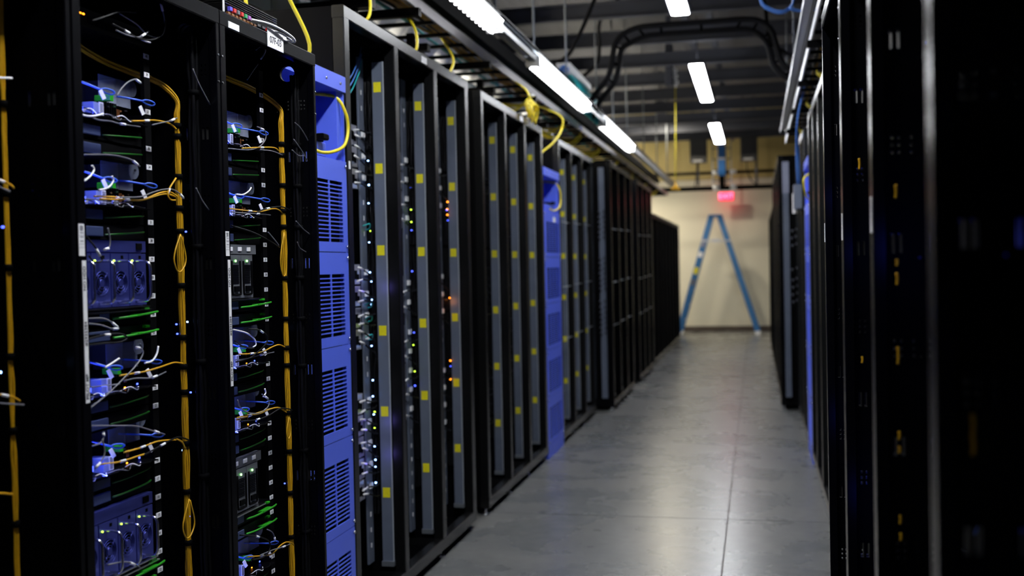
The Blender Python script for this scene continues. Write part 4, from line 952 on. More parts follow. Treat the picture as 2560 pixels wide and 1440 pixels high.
def fill_triple(T, y0, tname, dens, xf=FX):
    global bs_used, cp_used, bk_used, tm_used
    bn = ['first', 'second', 'third']
    for b in range(3):
        ya = y0 + POST[b][1]
        yr = y0 + POST[b + 1][0]
        for (z0, z1) in ZONES[b]:
            n = int((z1 - z0) / 0.0935)
            for k in range(n):
                loc = (xf - 0.150, ya + 0.008, z0 + k * 0.0935)
                lab = 'silver server in the ' + bn[b] + ' bay of the ' + tname
                if not bs_used: BS.location = loc; BS['label'] = lab; BS['group'] = 'servers stacked in the triple racks'; bs_used = True
                else: dup(BS, loc, 0, lab, 'servers stacked in the triple racks')
                if b == 2 and dens < 2: continue
                for j in range(2 if b == 0 else 1):
                    loc2 = (xf - 0.128, yr - 0.100 + random.uniform(-0.01, 0.01), z0 + k * 0.0935 + 0.02 + j * 0.042 + random.uniform(-0.008, 0.008))
                    lab2 = 'black power cord with white plug, ' + bn[b] + ' bay of the ' + tname
                    if not cp_used: CP.location = loc2; CP['label'] = lab2; CP['group'] = 'power cords in the triple racks'; cp_used = True
                    else: 
                        q = dup(CP, loc2, 0, lab2, 'power cords in the triple racks'); q.rotation_euler = (random.uniform(-0.35, 0.25), 0, 0)
                loc3 = (xf - 0.139, yr - 0.060, z0 + k * 0.0935 + 0.05)
                lab3 = 'white outlet block on the rail, ' + bn[b] + ' bay of the ' + tname
                if not bk_used:
                    o = BK; bk_used = True
                else: o = BK.copy(); COL.objects.link(o)
                o.location = loc3; tag(o, lab3, 'outlet', 'outlet blocks in the triple racks')
        # bare rail tags
        z = 2.2
        while z > 0.2:
            if not any(a - 0.02 < z < c_ + 0.02 for a, c_ in ZONES[b]):
                if not tm_used: o = TM; tm_used = True
                else: o = TM.copy(); COL.objects.link(o)
                o.parent = T; o.location = (-0.140, POST[b + 1][0] - 0.050, z)
            z -= 0.068
        # dark bundle between rail and upright
        trunk(yr - 0.012, xf - 0.122, [1.95, 1.55, 1.2, 0.85, 0.5], 2.25, 0.35, 'rubber', 'black cord bundle beside the rail, ' + bn[b] + ' bay of the ' + tname, r=0.0045, ns=6, spread=0.012, wob=0.012)
fill_triple(T1, 3.900, 'nearest left triple rack', 2)
fill_triple(T2, 6.000, 'second left triple rack', 1)
# small lights in the bays
def leds(T, y0, b, zs, m, what, r=0.0045, dy=-0.035, dx=-0.118):
    for z in zs:
        d_ = random.uniform(-0.012, 0.010)
        o = MB().cyl((dx - 0.003, POST[b + 1][0] + dy + d_, z), (dx + 0.003, POST[b + 1][0] + dy + d_, z), r * random.uniform(0.5, 0.8), 10).build(what, m, T)
leds(T1, 0, 0, [1.905, 1.80, 1.72, 1.55, 1.42, 1.38, 1.30, 1.28, 1.10, 0.95, 0.88, 0.80, 0.66, 0.60, 0.57, 0.50], 'ledwhite', 'blue_light')
leds(T1, 0, 0, [1.60, 1.19, 0.74, 0.81], 'ledgreen', 'green_light', 0.0035)
leds(T1, 0, 1, [1.83, 1.62, 1.42, 1.12, 0.86], 'ledblue', 'blue_light')
leds(T1, 0, 1, [1.72, 1.66, 1.06, 0.93], 'ledgreen', 'green_light', 0.0035)
leds(T1, 0, 2, [1.79, 1.75, 1.72, 1.27, 0.93, 0.83], 'ledorange', 'orange_light', 0.0050, dy=-0.02, dx=-0.105)
leds(T1, 0, 2, [1.745, 1.69, 0.90], 'ledblue', 'blue_light', 0.004, dy=-0.02, dx=-0.105)
# teal and red patch leads, bay 1
for k, (z, m, c) in enumerate(((2.2, 'bluecable', 'blue'), (2.17, 'bluecable', 'blue'), (2.14, 'teal', 'teal'), (1.62, 'teal', 'teal'), (1.28, 'teal', 'teal'), (1.22, 'teal', 'teal'), (1.14, 'teal', 'teal'))):
    cable('patch_lead', [(FX - 0.13, 4.02 if k < 3 else 4.40, z), (FX - 0.11, 4.20 if k < 3 else 4.43, z + 0.01), (FX - 0.12, 4.36 if k < 3 else 4.45, z + (0.12 if k < 3 else -0.01)), (FX - 0.14, 4.46, z + (0.2 if k < 3 else -0.015))],
          0.003, m, c + ' patch lead in the first bay of the nearest triple rack', 'patch leads in the first bay')

# plugs and power strip on the near sides of the forward racks
def power_strip(x, y, label, z0=0.13, z1=2.38, side=1):
    t = empty('power_strip', (x, y, 0), 0, label, 'power strip')
    MB().chbox(-0.028, 0.028, -0.045, -0.004, z0, z1, 0.003).build('housing', 'upright', t)
    MB().box(-0.030, 0.030, -0.047, -0.003, z1 - 0.30, z1).build('end_cap', 'silver', t) if side > 0 else None
    return t
power_strip(0.285, 10.68, 'tall grey power strip on the near side of the forward right rack')
power_strip(-1.462, 10.50, 'dark grey power strip on the near side of the forward left rack', side=-1)
t = empty('power_strip', (0.356, 10.68, 0), 0, 'narrow black power strip holding plugs beside the tall grey strip', 'power strip')
MB().chbox(-0.035, 0.035, -0.012, 0.0, 0.95, 1.85, 0.003).build('housing', 'black', t)
pl = None
def plugs(x0, y, zs, label, group, dx=0.0):
    global pl
    for z in zs:
        for k in (0, 1):
            if pl is None:
                t = empty('power_plug', (0, 0, 0), 0, label, 'plug', group)
                MB().tube([(0, 0, 0), (0, -0.035, 0)], 0.013, 10, False).build('body', 'darkgrey', t)
                MB().tube([(0, -0.033, 0), (0.004, -0.05, -0.012), (0.004, -0.052, -0.035)], 0.006, 7).build('cord', 'rubber', t)
                MB().cyl((0, -0.035, 0), (0, -0.037, 0), 0.009, 10).build('end_ring', 'silver', t)
                pl = t; o = t
            else: o = dup(pl, (0, 0, 0), 0, label, group)
            o.location = (x0 + k * 0.042 + random.uniform(-0.004, 0.004), y, z + k * 0.016)
plugs(-1.487, 10.499, [1.95, 1.90, 1.85, 1.80, 1.75, 1.70, 1.50, 1.45, 1.40, 1.35, 1.30, 1.25, 1.20, 1.08, 1.02, 0.97, 0.92, 0.87, 0.82, 0.77], 'black plug in the power strip of the forward left rack', 'plugs in the left power strip')
plugs(0.335, 10.668, [1.72, 1.65, 1.58, 1.35, 1.25, 1.18, 1.11, 1.04], 'black plug beside the tall grey power strip on the right', 'plugs beside the right power strip')
t = empty('junction_box', (FR - 0.035, 8.98, 1.85), 0, 'light grey junction box on the right row, below hanging blue cables', 'junction box')
MB().chbox(-0.03, 0.035, -0.09, 0.09, 0, 0.19, 0.004).build('box', 'upright', t)
MB().chbox(-0.035, 0.0, 0.10, 0.17, -0.03, 0.13, 0.004).build('connector', 'white', t)
for k in range(3):
    cable('blue_cable', [(FR - 0.03 + 0.01 * k, 8.95 + 0.03 * k, 2.04), (FR - 0.04 + 0.01 * k, 8.93 + 0.05 * k, 2.3), (FR - 0.03, 8.80 + 0.05 * k, 2.55), (FR + 0.02, 8.7, 2.78)], 0.007, 'bluecable',
          ordw[k].replace('topmost', 'first') + ' of the three blue cables hanging above the grey junction box')

# yellow leads of the blue cabinets
for (y0, lab, x) in ((3.245, 'near blue cabinet', FX), (7.82, 'farther blue cabinet', FX)):
    cable('yellow_lead', [(x - 0.12, y0 + 0.56, 2.10), (x - 0.02, y0 + 0.595, 2.085), (x + 0.012, y0 + 0.615, 2.03), (x + 0.016, y0 + 0.632, 1.97), (x + 0.014, y0 + 0.60, 1.905), (x + 0.004, y0 + 0.52, 1.872), (x - 0.01, y0 + 0.43, 1.86), (x - 0.02, y0 + 0.36, 1.87)], 0.0065, 'brightyellow',
          'bright yellow lead curving out of the open bay of the ' + lab)
cable('yellow_lead', [(FR + 0.12, 7.92, 2.10), (FR - 0.012, 7.90, 2.03), (FR - 0.03, 7.88, 1.97), (FR - 0.012, 7.95, 1.89), (FR + 0.02, 8.1, 1.87)], 0.0065, 'brightyellow', 'bright yellow lead curving out of the open bay of the right blue cabinet')

# ================================================================== OVERHEAD TRAYS
def cable_tray(xa, xb, z, y0, y1, label, side):
    # xa is the rail nearest the aisle
    t = empty('cable_tray', (xa, y0, z), 0, label, 'cable tray')
    L = y1 - y0; w = xb - xa
    MB().chbox(-0.006, 0.006, 0, L, -0.028, 0.028, 0.002).build('side_rail', 'tray', t)
    MB().chbox(w - 0.006, w + 0.006, 0, L, -0.028, 0.028, 0.002).build('side_rail', 'frame', t)
    lo, hi = min(0, w), max(0, w)
    first = None
    for k in range(int(L / 0.3)):
        if first is None: first = MB().box(lo + 0.006, hi - 0.006, -0.012, 0.012, -0.030, -0.012).build('rung', 'black', t); first.location.y = 0.15
        else:
            o = first.copy(); COL.objects.link(o); o.location.y = 0.15 + 0.3 * k
    first = None
    for k in range(int(L / 1.4)):
        e = side * 0.03
        if first is None:
            first = MB().box(min(lo, e), max(hi, e), -0.02, 0.02, -0.075, -0.036).build('bracket', 'black', t); first.location.y = 5.07 - y0 - 1.43 * 3
        else: o = first.copy(); COL.objects.link(o); o.location.y = 5.07 - y0 + 1.43 * (k - 3)
    return t
ZT = 2.738
TL = cable_tray(-1.61, -1.99, ZT, 0.2, 20.6, 'long pale-edged cable tray over the left row of racks', 1)
TR = cable_tray(0.335, 0.88, ZT, 0.2, 12.2, 'long pale-edged cable tray over the right row of racks', -1)
# side cable ladder under it
MB().box(-0.001, 0.0085, 4.82 - 0.2, 4.85 - 0.2 + 0.09, -0.02, 0.02).build('blue_tag', 'bluejacket', TL)
MB().box(-0.001, 0.0085, 9.9, 10.05, -0.02, 0.02).build('blue_tag', 'bluejacket', TL)
def tray_cables(x0, x1, y0, y1, z, n, m, word, side, r=0.006, sag=0.02):
    for k in range(n):
        pts = []; y = y0 + random.uniform(0, 0.4); xc = x0 + (x1 - x0) * (k + 0.5) / n
        while y < y1:
            pts.append((min(max(xc + random.uniform(-0.012, 0.012), min(x0, x1)), max(x0, x1)), y, z + random.uniform(0, 0.035))); y += 0.45
        cable('tray_cable', pts, r, m, word + ' cable lying in the tray over the ' + side + ' row', word + ' cables in the ' + side + ' tray', n=6)
tray_cables(-1.64, -1.76, 0.3, 20.3, ZT - 0.008, 5, 'yellow', 'yellow', 'left', r=0.007)
tray_cables(-1.64, -1.80, 0.3, 20.3, ZT + 0.02, 5, 'rubber', 'black', 'left', r=0.012)
tray_cables(-1.79, -1.85, 0.3, 20.3, ZT + 0.01, 2, 'teal', 'teal', 'left', r=0.008)
tray_cables(0.38, 0.82, 0.3, 12.0, ZT, 5, 'yellow', 'yellow', 'right', r=0.007)
tray_cables(0.38, 0.82, 0.3, 12.0, ZT + 0.02, 7, 'rubber', 'black', 'right', r=0.012)
# yellow bunches sagging below the trays
for side, x0, ys in (('left', -1.66, (7.9, 9.4, 10.3, 11.6, 13.2, 15.0, 16.8, 18.6)), ('right', 0.42, (4.3, 6.1, 7.4, 8.9, 10.6))):
    for j, y in enumerate(ys):
        t = empty('yellow_bunch', (x0, y, ZT - 0.06), 0, ordw[j].replace('topmost', 'first') + ' tuft of yellow cable sagging below the ' + side + ' tray, counted from the near end', 'cable bundle')
        for k in range(6):
            a = random.uniform(-0.1, 0.1); sg = 1 if side == 'right' else -1
            MB().tube([(sg * (0.30 + 0.02 * k), -0.15 + a, 0.05), (sg * 0.20, -0.05 + a, -0.01 - 0.008 * k), (sg * 0.08, 0.03 + a, -0.02 - 0.012 * k), (0, 0.12 + a, 0.0), (0, 0.2, 0.06)], 0.0045, 6).build('strand', 'brightyellow', t)
# drop leads into the triple racks
for k, pts in enumerate(([(-1.70, 3.30, 2.78), (-1.66, 3.45, 2.60), (-1.60, 3.58, 2.40), (-1.56, 3.66, 2.25), (-1.60, 3.68, 2.17)],
                         [(-1.70, 4.55, 2.74), (-1.60, 4.40, 2.62), (-1.56, 4.30, 2.50), (-1.60, 4.28, 2.44)],
                         [(-1.70, 5.15, 2.72), (-1.60, 5.04, 2.60), (-1.56, 4.94, 2.48), (-1.60, 4.92, 2.44)],
                         [(-1.72, 5.90, 2.74), (-1.60, 5.72, 2.58), (-1.57, 5.56, 2.48), (-1.60, 5.54, 2.44)],
                         [(-1.66, 8.40, 2.70), (-1.50, 8.52, 2.62), (-1.49, 8.45, 2.50), (-1.50, 8.10, 2.36), (-1.54, 7.85, 2.26), (-1.56, 7.92, 2.17)])):
    cable('drop_lead', pts, 0.007, 'brightyellow', ['bright yellow lead dropping behind the 07F-03 rack', 'yellow lead dropping onto the first bay of the nearest triple rack',
          'yellow lead dropping onto the second bay of the nearest triple rack', 'yellow lead dropping onto the third bay of the nearest triple rack', 'yellow lead dropping to the farther blue cabinet'][k])
cable('drop_lead', [(-1.9, 3.50, 2.8), (-1.80, 3.55, 2.6), (-1.78, 3.60, 2.45), (-1.76, 3.60, 2.2)], 0.007, 'brightyellow', 'yellow lead hanging straight down above the media box')
t = empty('cable_coil', (-1.50, 7.33, 2.52), 0, 'coil of bright yellow cable hanging under the left tray', 'cable coil')
for k in range(5):
    R_ = 0.060 + 0.008 * (k % 3); c = MB()
    pts = [(0.012 * k - 0.02 + 0.01 * math.sin(a * 2), R_ * 1.15 * math.sin(a), 0.012 * (k % 2) + R_ * math.cos(a) - 0.01 * k) for a in [2 * PI * i / 14 for i in range(15)]]
    c.tube(pts, 0.0055, 7).build('loop', 'brightyellow', t)
for k in range(3):
    MB().tube([(0, -0.02 + 0.02 * k, 0.05), (-0.03, -0.03 + 0.02 * k, 0.13), (-0.12, 0.02 * k, 0.2)], 0.0055, 7).build('tail', 'brightyellow', t)
MB().ring((0.0, 0.0, 0.09), 0.022, 0.006, 2).build('tie', 'white', t)

# strip lights hung beside the left tray
def strut(x, y0, y1, z, label):
    t = empty('light_rail', (x, y0, z), 0, label, 'rail')
    L = y1 - y0
    MB().box(-0.03, 0.03, 0, L, 0.045, 0.05).box(-0.03, -0.025, 0, L, 0.012, 0.05).box(0.025, 0.03, 0, L, 0.012, 0.05).build('channel', 'alu', t)
    MB().cyl((0.045, 0, 0.075), (0.045, L, 0.075), 0.010, 8).build('conduit', 'frame', t)
    MB().cyl((0.012, 0, 0.085), (0.012, L, 0.085), 0.010, 8).build('conduit', 'steel', t)
    return t
strut(-1.45, 0.3, 20.3, 2.80, 'long metal rail carrying the strip lights over the left racks')
strut(0.300, 0.3, 12.0, 2.80, 'long metal rail hanging over the right racks')
def strip(x, y0, y1, z, label, on=1.0, side=1):
    t = empty('strip_light', (x, y0, z), 0, label, 'lamp')
    L = y1 - y0; s = side
    MB().box(-0.046, 0.035, 0, L, 0.0, 0.012).build('base_plate', 'tray', t)
    m = MB(); m.v = [(s * -0.004, 0.01, -0.020), (s * -0.004, L * on, -0.020), (s * 0.062, L * on, 0.050), (s * 0.062, 0.01, 0.050)]; m.f = [(0, 1, 2, 3)] if s < 0 else [(3, 2, 1, 0)]; m.sm = [False]
    m.v += [(p[0] - s * 0.004, p[1], p[2] + 0.006) for p in m.v[:4]]; m.f += [(4, 5, 6, 7), (0, 4, 5, 1), (1, 5, 6, 2), (2, 6, 7, 3), (3, 7, 4, 0)]; m.sm += [False] * 5
    m.build('diffuser', 'traylamp', t)
    MB().box(-s * 0.014, -s * 0.010, 0.01, L * on, -0.022, 0.052).build('back_shield', 'alu', t) if s < 0 else MB().box(-0.014, -0.010, 0.01, L * on, -0.022, 0.052).build('back_shield', 'alu', t)  # added plate, keeps the diffuser's back light off the tray rail
    n = int(L * on / 0.085); first = None
    for k in range(n):
        if first is None: first = MB().cyl((-s * 0.033, 0.05, -0.006), (-s * 0.033, 0.05, 0.0), 0.0105, 12).build('led_lens', 'lens', t)
        else: o = first.copy(); COL.objects.link(o); o.location.y = 0.085 * k
    for y in (0, L): MB().box(-0.038, 0.055, y - 0.012, y + 0.012, -0.016, 0.05).build('end_cap', 'alu', t)
    return t
strip(-1.45, 3.55, 6.05, 2.79, 'nearest strip light over the left racks, row of round lenses below')
strip(-1.45, 7.15, 9.4, 2.79, 'second strip light over the left racks, before the teal cable bundle')
strip(-1.45, 10.5, 12.9, 2.79, 'third strip light over the left racks, past the teal cable bundle')
tag(MB().chbox(-1.80, -1.74, 0.3, 20.3, 2.93, 3.03, 0.004).build('busway', 'pitch', None, rel=(-1.77, 0.3, 2.98)), 'long black duct between the left cable tray and the strip lights', 'cable duct')
# threaded rods
for i, y in enumerate((2.6, 6.28, 7.42, 8.75, 10.45, 11.7, 13.0, 15.0, 17.0, 19.0)):
    tag(MB().cyl((-1.49, y, 2.85), (-1.49, y, 4.73), 0.008, 8).cyl((-1.49, y, 2.84), (-1.49, y, 2.87), 0.018, 6).build('threaded_rod', 'steel', None, rel=(-1.49, y, 2.85)),
        'thin steel rod hanging the left light rail from the roof', 'rod', 'hanging rods over the left row')
for i, y in enumerate((3.2, 5.2, 7.2, 9.2, 11.2)):
    tag(MB().cyl((0.33, y, 2.88), (0.33, y, 4.73), 0.008, 8).build('threaded_rod', 'steel', None, rel=(0.33, y, 2.88)),
        'thin steel rod hanging the right rail from the roof', 'rod', 'hanging rods over the right row')
# teal cable bundle on a white shelf above the strip lights
t = empty('teal_cable_bundle', (-1.50, 9.00, 2.93), 0, 'teal cables draped from a white channel over the left tray', 'cable bundle')
MB().chbox(-0.10, 0.02, -0.10, 1.05, 0.128, 0.19, 0.004).build('channel', 'white', t)
for k in range(24):
    y = 0.1 + k * 0.055
    MB().tube([(-0.10, y, 0.12), (-0.03, y + 0.01, 0.125), (0.02, y + 0.03, 0.07), (0.03, y + 0.05, -0.03), (0.02, y + 0.07, -0.14)], 0.011, 6).build('strand', 'teal', t)
for k in range(5):
    MB().tube([(-0.06 + 0.012 * k, -0.25, 0.10 + 0.008 * k), (-0.04 + 0.012 * k, 0.2, 0.15), (-0.06 + 0.01 * k, 0.8, 0.15), (-0.08, 1.3, 0.14)], 0.013, 6).build('strand', 'bluecable', t)

# insulated duct and plain duct behind the left racks
t = empty('insulated_duct', (-2.62, 4.6, 3.27), 0, 'lumpy silver insulated duct running behind the left tray', 'duct')
pts = []; rads = []
for k in range(34):
    pts.append((0.03 * math.sin(k), k * 0.24, 0.02 * math.sin(k * 1.7)))
m = MB().tube(pts, [0.20 + 0.025 * math.sin(i * 0.62) + 0.012 * math.sin(i * 1.9) for i in range(33 * 5 + 1)], 20)
m.build('wrap', 'duct', t)
for k in range(7): MB().ring((0.0, 0.6 + k * 1.15, 0), 0.215, 0.012, 1, 28, 6).build('band', 'alu', t)
for k in range(6):
    MB().cyl((0, 0.6 + 1.15 * k, 0.2), (0, 0.6 + 1.15 * k, 1.46), 0.008, 6).build('hanger', 'steel', t)
t = empty('flat_duct', (-2.02, 3.85, 2.455), 0, 'pale sheet metal duct above the racks at the top left', 'duct')
MB().chbox(-0.5, 0.0, 0, 1.0, 0.08, 0.32, 0.006).build('shell', 'duct', t)
MB().chbox(-0.51, 0.01, 0.48, 0.52, 0.07, 0.33, 0.004).build('flange', 'alu', t)
MB().cyl((-0.25, 0.5, 0.32), (-0.25, 0.5, 2.22), 0.008, 6).build('hanger', 'steel', t)
t = empty('ribbed_hose', (-2.10, 4.70, 2.73), 0, 'black ribbed hose hanging above the near blue cabinet', 'hose')
m = MB(); rr = [0.066 + (0.006 if k % 2 else 0) for k in range(41)]
m.tube([(-0.20 + 0.008 * k, -0.30 + 0.013 * k, 0.04 * math.sin(k / 40 * PI) - 0.01) for k in range(41)], rr, 20, False)
m.build('hose', 'darkgrey', t)
MB().cyl((-0.04, -0.04, 0.05), (-0.04, -0.04, 2.0), 0.008, 6).build('hanger', 'steel', t)
for k, (y, x) in enumerate(((4.6, -1.75), (5.6, -1.8), (7.1, -1.8), (9.0, -1.8))):
    tag(MB().box(x - 0.02, x + 0.02, y - 0.02, y + 0.02, 2.444, 2.70).box(x - 0.5, x + 0.1, y - 0.03, y + 0.03, 2.60, 2.64).build('tray_support', 'black', None, rel=(x, y, 2.444)),
        'black post standing on the left racks under the cable tray', 'bracket', 'black tray supports on the left racks')

# big black conduits crossing the aisle
CX = [(-1.75, 11.4, 3.05), (-1.62, 11.2, 3.20), (-1.45, 11.0, 3.33), (-1.40, 11, 3.50), (-1.37, 11, 3.66), (-1.28, 11, 3.77), (-1.13, 11, 3.825), (-0.9, 11, 3.835), (-0.5, 11, 3.835), (-0.1, 11, 3.835),
      (0.06, 11, 3.81), (0.17, 11, 3.72), (0.22, 11, 3.58), (0.26, 11, 3.42), (0.36, 11, 3.30), (0.52, 11, 3.22), (0.75, 11, 3.1)]
CX = [(x * 0.873, y - 1.4, 1.43 + (z - 1.43) * 0.873) for x, y, z in CX]
t = empty('conduit_pair', (-0.45, 9.6, 3.5), 0, 'pair of thick black conduits arching across the aisle below the roof beams', 'conduit')
paths = []
for k in range(2):
    pts = [(p_[0] + 0.055 * k * (1 if p_[0] < -0.5 else -1) * (0 if -0.9 < p_[0] < -0.1 else 1) + 0.45, p_[1] + 0.06 * k - 9.6, p_[2] - (0.07 if p_[2] > 3.4 else 0.03) * k - 3.5) for p_ in CX]
    MB().tube(pts, 0.025, 10).build('conduit', 'matrubber', t); paths.append(pts)
for i_ in range(1, 16):
    MB().tube([paths[0][i_], paths[1][i_]], 0.012, 6, False).build('clip', 'pitch', t)
for k, pts in enumerate(([(-1.75, 10.5, 3.20), (-1.50, 10.5, 3.38), (-1.44, 10.4, 3.55), (-1.42, 10.3, 3.75), (-1.25, 10.2, 3.90), (-1.0, 10.2, 4.3)],
                         [(-0.05, 9.9, 4.1), (0.10, 9.9, 3.75), (0.13, 9.8, 3.45), (0.18, 9.7, 3.30), (0.34, 9.6, 3.18), (0.6, 9.5, 3.0)],
                         [(-1.2, 9.2, 3.95), (-1.45, 9.2, 3.4), (-1.6, 9.2, 3.2), (-1.9, 9.2, 3.1)])):
    cable('black_hose', pts, 0.018, 'matrubber', ['thin black conduit rising to the roof left of the aisle', 'thin black conduit curving down to the right tray', 'black cable sagging from the roof over the left tray'][k])
# blue cable coils at the top right
for k in range(5):
    cable('blue_cable', [(0.02 + 0.006 * k, 6.5, 3.25), (0.045, 6.5, 2.98 - 0.006 * k), (0.10, 6.5, 2.905 - 0.007 * k), (0.18, 6.5, 2.885 - 0.006 * k), (0.235, 6.55, 2.94), (0.26, 6.6, 3.05 + 0.02 * k)] if k < 3 else
          [(0.245, 6.5, 3.2), (0.235, 6.5, 2.95), (0.22, 6.5, 2.90 - 0.01 * (k - 3)), (0.30, 6.5, 2.875), (0.42, 6.4, 2.86), (0.6, 6.3, 2.80)], 0.007, 'bluecable',
          ordw[k].replace('topmost', 'first') + ' of the blue cables slung under the roof at the top right')
# hoist with yellow cord
t = empty('chain_hoist', (-0.95, 13.0, 3.52), 0, 'dark chain hoist hanging from the roof beams left of the lamps', 'hoist')
MB().chbox(-0.065, 0.02, -0.09, 0.09, 0.02, 0.50, 0.01).build('motor_body', 'beam', t)
MB().box(-0.05, 0.005, -0.02, 0.02, 0.50, 1.2).build('mount', 'beam', t)
m = MB()
for k in range(7): m.ring((0.050 + 0.010 * (k % 2) - 0.004 * k, 0, 0.03 + k * 0.034), 0.020, 0.011, k % 2, 14, 6)
m.build('chain', 'white', t)
o = MB().cyl((-0.905, 13.0, 3.54), (-0.925, 13.0, 2.40), 0.006, 6).build('pull_cord', 'brightyellow', None, rel=(-0.905, 13.0, 3.54)); tag(o, 'long thin yellow pull cord hanging from the chain hoist', 'cord')
t = empty('orange_plug', (-0.925, 13.0, 2.33), 0, 'orange handle at the bottom of the yellow pull cord', 'handle')
MB().tube([(0, 0, 0.07), (0, 0, 0.03), (0, 0, 0.0)], [0.010] * 6 + [0.03] * 5, 10).build('grip', 'yellow', t)
MB().tube([(-0.05, 0, -0.005), (0.055, 0, -0.02)], 0.010, 8, False).build('bar', 'yellow', t)

# ================================================================== FAR END
# dark boxes under the beams
for k, x in enumerate((-1.02, -0.10)):
    t = empty('ceiling_unit', (x, 20.5, 3.30), 0, ('left' if not k else 'right') + ' dark grey box hanging in front of the far wall', 'unit heater')
    MB().chbox(-0.155, 0.155, -0.12, 0.12, 0.0, 0.44, 0.012).build('casing', 'darkgrey', t)
    MB().box(-0.10, 0.07, -0.125, -0.12, 0.01, 0.045).build('white_label', 'paper', t)
    for s in (-0.10, 0.10): MB().cyl((s, 0, 0.44), (s, 0, 1.42), 0.012, 8).build('hanger', 'beam', t)
    MB().cyl((0.13 if k else -0.02, 0.05, -0.42), (0.13 if k else -0.02, 0.05, 0.0), 0.022, 8).build('pipe', 'beam', t)
    MB().tube([(-0.05, 0, 0), (-0.03, 0, -0.2), (0.05, 0, -0.38), (0.18, 0, -0.46)] if k else [(-0.03, 0, 0), (-0.05, 0, -0.25), (-0.09, 0, -0.47)], 0.010, 7).build('lead', 'rubber', t)
o = MB().cyl((-4.55, 20.8, 3.13), (3.55, 20.8, 3.13), 0.030, 12).build('black_pipe', 'pitch', None, rel=(0, 20.8, 3.13)); tag(o, 'upper thin black pipe crossing the far end of the aisle', 'pipe')
o = MB().cyl((-4.55, 20.8, 2.84), (3.55, 20.8, 2.84), 0.045, 12).build('black_pipe', 'pitch', None, rel=(0, 20.8, 2.84)); tag(o, 'lower thick black pipe crossing the far end of the aisle', 'pipe')
for k, (x, z, r) in enumerate(((-0.715, 3.13, 0.034), (-0.40, 3.13, 0.034), (-0.715, 2.84, 0.049), (-0.40, 2.84, 0.049))):
    o = MB().cyl((x - 0.06, 20.8, z), (x + 0.06, 20.8, z), r, 14).box(x - 0.04, x + 0.04, 20.74, 20.86, z + r - 0.006, z + r + 0.012).build('pipe_clamp', 'white', None, rel=(x, 20.8, z))
    tag(o, 'white clamp on the ' + ('upper' if k < 2 else 'lower') + ' black pipe, ' + ('left' if k % 2 == 0 else 'right') + ' of the blue cable ladder', 'pipe clamp')
t = empty('hanging_cable_ladder', (-0.60, 20.55, 2.95), 0, 'blue cables coming down a small ladder in front of the far wall', 'cable ladder')
M['bluebright'] = mat('bright_blue_jacket', (0.08, 0.32, 0.85), 0.4, noise=0.1)
for k in range(6): MB().tube([(-0.055 + k * 0.022, -0.02, 0.95), (-0.055 + k * 0.022, -0.03, 0.6), (-0.055 + k * 0.022, -0.02, 0.10)], 0.0125, 7).build('blue_cable', 'bluebright', t)
for z in (0.66, 0.40): MB().chbox(-0.075, 0.075, -0.045, 0.0, z, z + 0.035, 0.003).build('white_tie', 'white', t)
for x in (-0.17, 0.17): MB().box(x - 0.008, x + 0.008, -0.01, 0.01, -0.1, 0.9).build('ladder_rail', 'steel', t)
for k in range(5): MB().box(-0.17, 0.17, -0.012, 0.012, 0.0 + k * 0.2, 0.018 + k * 0.2).build('ladder_rung', 'beam', t)
MB().chbox(-0.05, 0.05, -0.03, 0.03, -0.12, 0.10, 0.005).build('dark_sleeve', 'pitch', t)
# exit sign
t = empty('exit_sign', (-0.581, 22.55, 2.70), 0, 'red lit EXIT sign hanging at the end of the aisle', 'exit sign')
MB().chbox(-0.150, 0.150, 0, 0.04, 0, 0.17, 0.006).build('face', 'exit', t)
text('EXIT', 0.15, 'exitletter', t, (0, -0.002, 0.085), (PI / 2, 0, 0))
MB().box(-0.155, -0.150, -0.004, 0.045, -0.003, 0.175).box(0.150, 0.158, -0.004, 0.045, -0.003, 0.175).box(-0.155, 0.158, 0.04, 0.05, -0.003, 0.175).build('frame', 'pitch', t)
MB().chbox(-0.16, 0.16, 0.0, 0.05, 0.172, 0.225, 0.004).build('canopy', 'white', t)
MB().cyl((0, 0.02, 0.225), (0, 0.02, 2.04), 0.012, 8).build('stem', 'beam', t)
la = bpy.data.lights.new('exit_glow', 'POINT'); la.energy = 1.5; la.color = (1, 0.04, 0.08); la.shadow_soft_size = 0.08
lo_ = bpy.data.objects.new('exit_glow', la); COL.objects.link(lo_); lo_.location = (-0.56, 22.72, 2.70)

# step ladder
t = empty('step_ladder', (-0.77, 22.05, 0), 0, 'blue fibreglass step ladder standing open before the far wall', 'ladder')
AX, AZ = -0.0, 2.38
def bar(m, p, q, w, d):
    P, Q = Vector(p), Vector(q); dr = (Q - P).normalized(); sd = Vector((0, 1, 0)); nn = dr.cross(sd).normalized()
    b = len(m.v)
    for c in (P, Q):
        for a_, b_ in ((-1, -1), (1, -1), (1, 1), (-1, 1)): m.v.append(tuple(c + nn * (a_ * w / 2) + sd * (b_ * d / 2)))
    for f in ((0, 1, 2, 3), (7, 6, 5, 4), (0, 4, 5, 1), (1, 5, 6, 2), (2, 6, 7, 3), (3, 7, 4, 0)): m.f.append(tuple(b + i for i in f)); m.sm.append(False)
    return m
for s, (fx, w0) in (('l', (-0.76, 0.5)), ('r', (0.78, 0.45))):
    top = -0.10 if s == 'l' else 0.07
    for y0, y1 in ((-0.16, -0.28), (0.16, 0.28)):
        o = bar(MB(), (top, y0, AZ - 0.03), (fx, y1, 0.05), 0.105, 0.03).build('front_rail' if s == 'l' else 'rear_rail', 'fiber', t)
        bar(MB(), (fx + (0.012 if s == 'l' else -0.012), y1, 0.07), (fx, y1, 0.0), 0.10, 0.04).build('foot', 'white', t)
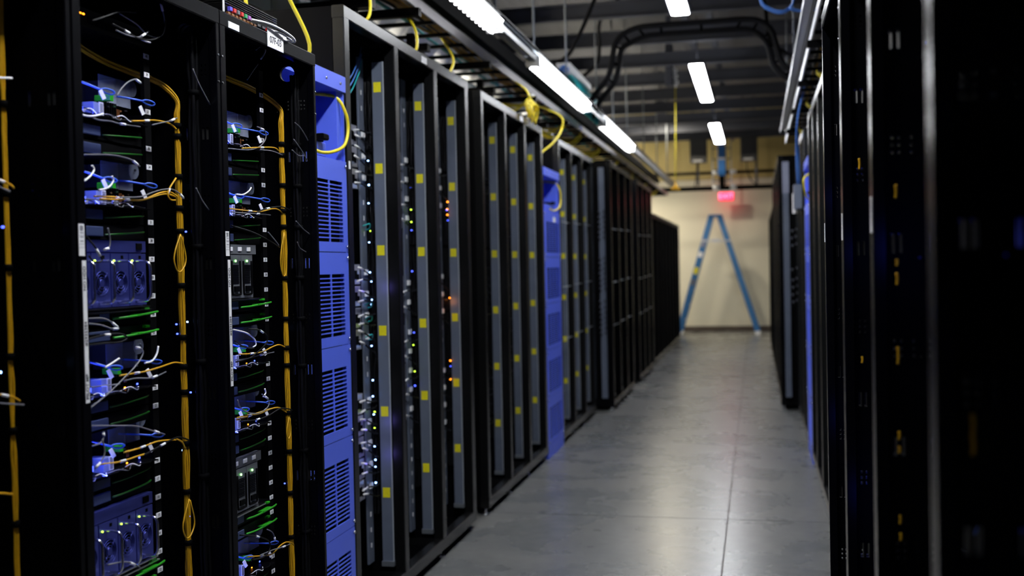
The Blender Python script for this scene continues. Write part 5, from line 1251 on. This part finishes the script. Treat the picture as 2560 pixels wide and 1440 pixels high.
for k in range(7):
    f = (k + 1) / 8; z = AZ * (1 - f); x = -0.10 + (-0.66) * f; yy = 0.16 + 0.12 * f
    MB().chbox(x - 0.05, x + 0.04, -yy, yy, z - 0.012, z + 0.012, 0.003).build('step', 'alu', t)
for k in range(4):
    f = (k + 1) / 5; z = AZ * (1 - f); x = 0.07 + 0.71 * f; yy = 0.16 + 0.12 * f
    MB().chbox(x - 0.015, x + 0.015, -yy, yy, z - 0.015, z + 0.015, 0.003).build('brace', 'alu', t)
MB().chbox(-0.15, 0.12, -0.19, 0.19, AZ - 0.035, AZ + 0.01, 0.006).build('top_cap', 'fiber', t)
for y in (-0.22, 0.22):
    MB().box(-0.29, 0.0, y - 0.006, y + 0.006, 1.86, 1.885).box(0.0, 0.29, y - 0.006, y + 0.006, 1.85, 1.875).box(-0.08, 0.06, y - 0.012, y + 0.008, 1.85, 1.90).build('spreader', 'alu', t)
for k, (z, m_, h) in enumerate(((1.83, 'silver', 0.16), (1.60, 'paper', 0.10), (1.28, 'sticker', 0.13), (1.05, 'greycase', 0.12))):
    f = 1 - z / AZ; x = -0.10 - 0.66 * f; y = -(0.16 + 0.12 * f) - 0.018
    sl = bar(MB(), (x + 0.15 * h, y, z + h / 2), (x - 0.15 * h, y, z - h / 2), 0.08, 0.004).build('sticker', m_, t)

# ================================================================== small lights that LEDs give, and added blue fill
def pt(x, y, z, e, col, r=0.02):
    l = bpy.data.lights.new('led_and_fill_glow', 'POINT'); l.energy = e; l.color = col; l.shadow_soft_size = r
    o = bpy.data.objects.new('led_and_fill_glow', l); COL.objects.link(o); o.location = (x, y, z)
BC = (0.05, 0.08, 1.0)
for z in (1.795, 1.593, 1.161, 0.98, 0.553):
    for yb in (RACKS[1], RACKS[2]):
        pt(EX - 0.03, yb + 0.21, z + 0.055, 0.08 * BLUE, (0.12, 0.16, 1.0), 0.01); pt(EX + 0.018, yb + 0.19, z + 0.01, 0.14 * BLUE, (0.08, 0.12, 1.0), 0.006)
for (y, z) in ((2.86, 1.62), (2.86, 0.95), (2.23, 1.45), (2.23, 0.85), (1.60, 1.45)):
    pt(0.27, y, z, 0.22 * BLUE, BC, 0.03)  # unseen blue fill added in the right-hand bays for the left racks
for z in (1.35, 0.75, 0.60): pt(FX - 0.10, 4.36, z, 0.06 * BLUE, (0.25, 0.2, 1.0), 0.02)
pt(FX - 0.10, 5.60, 1.25, 0.05 * BLUE, (1.0, 0.3, 0.05), 0.02)
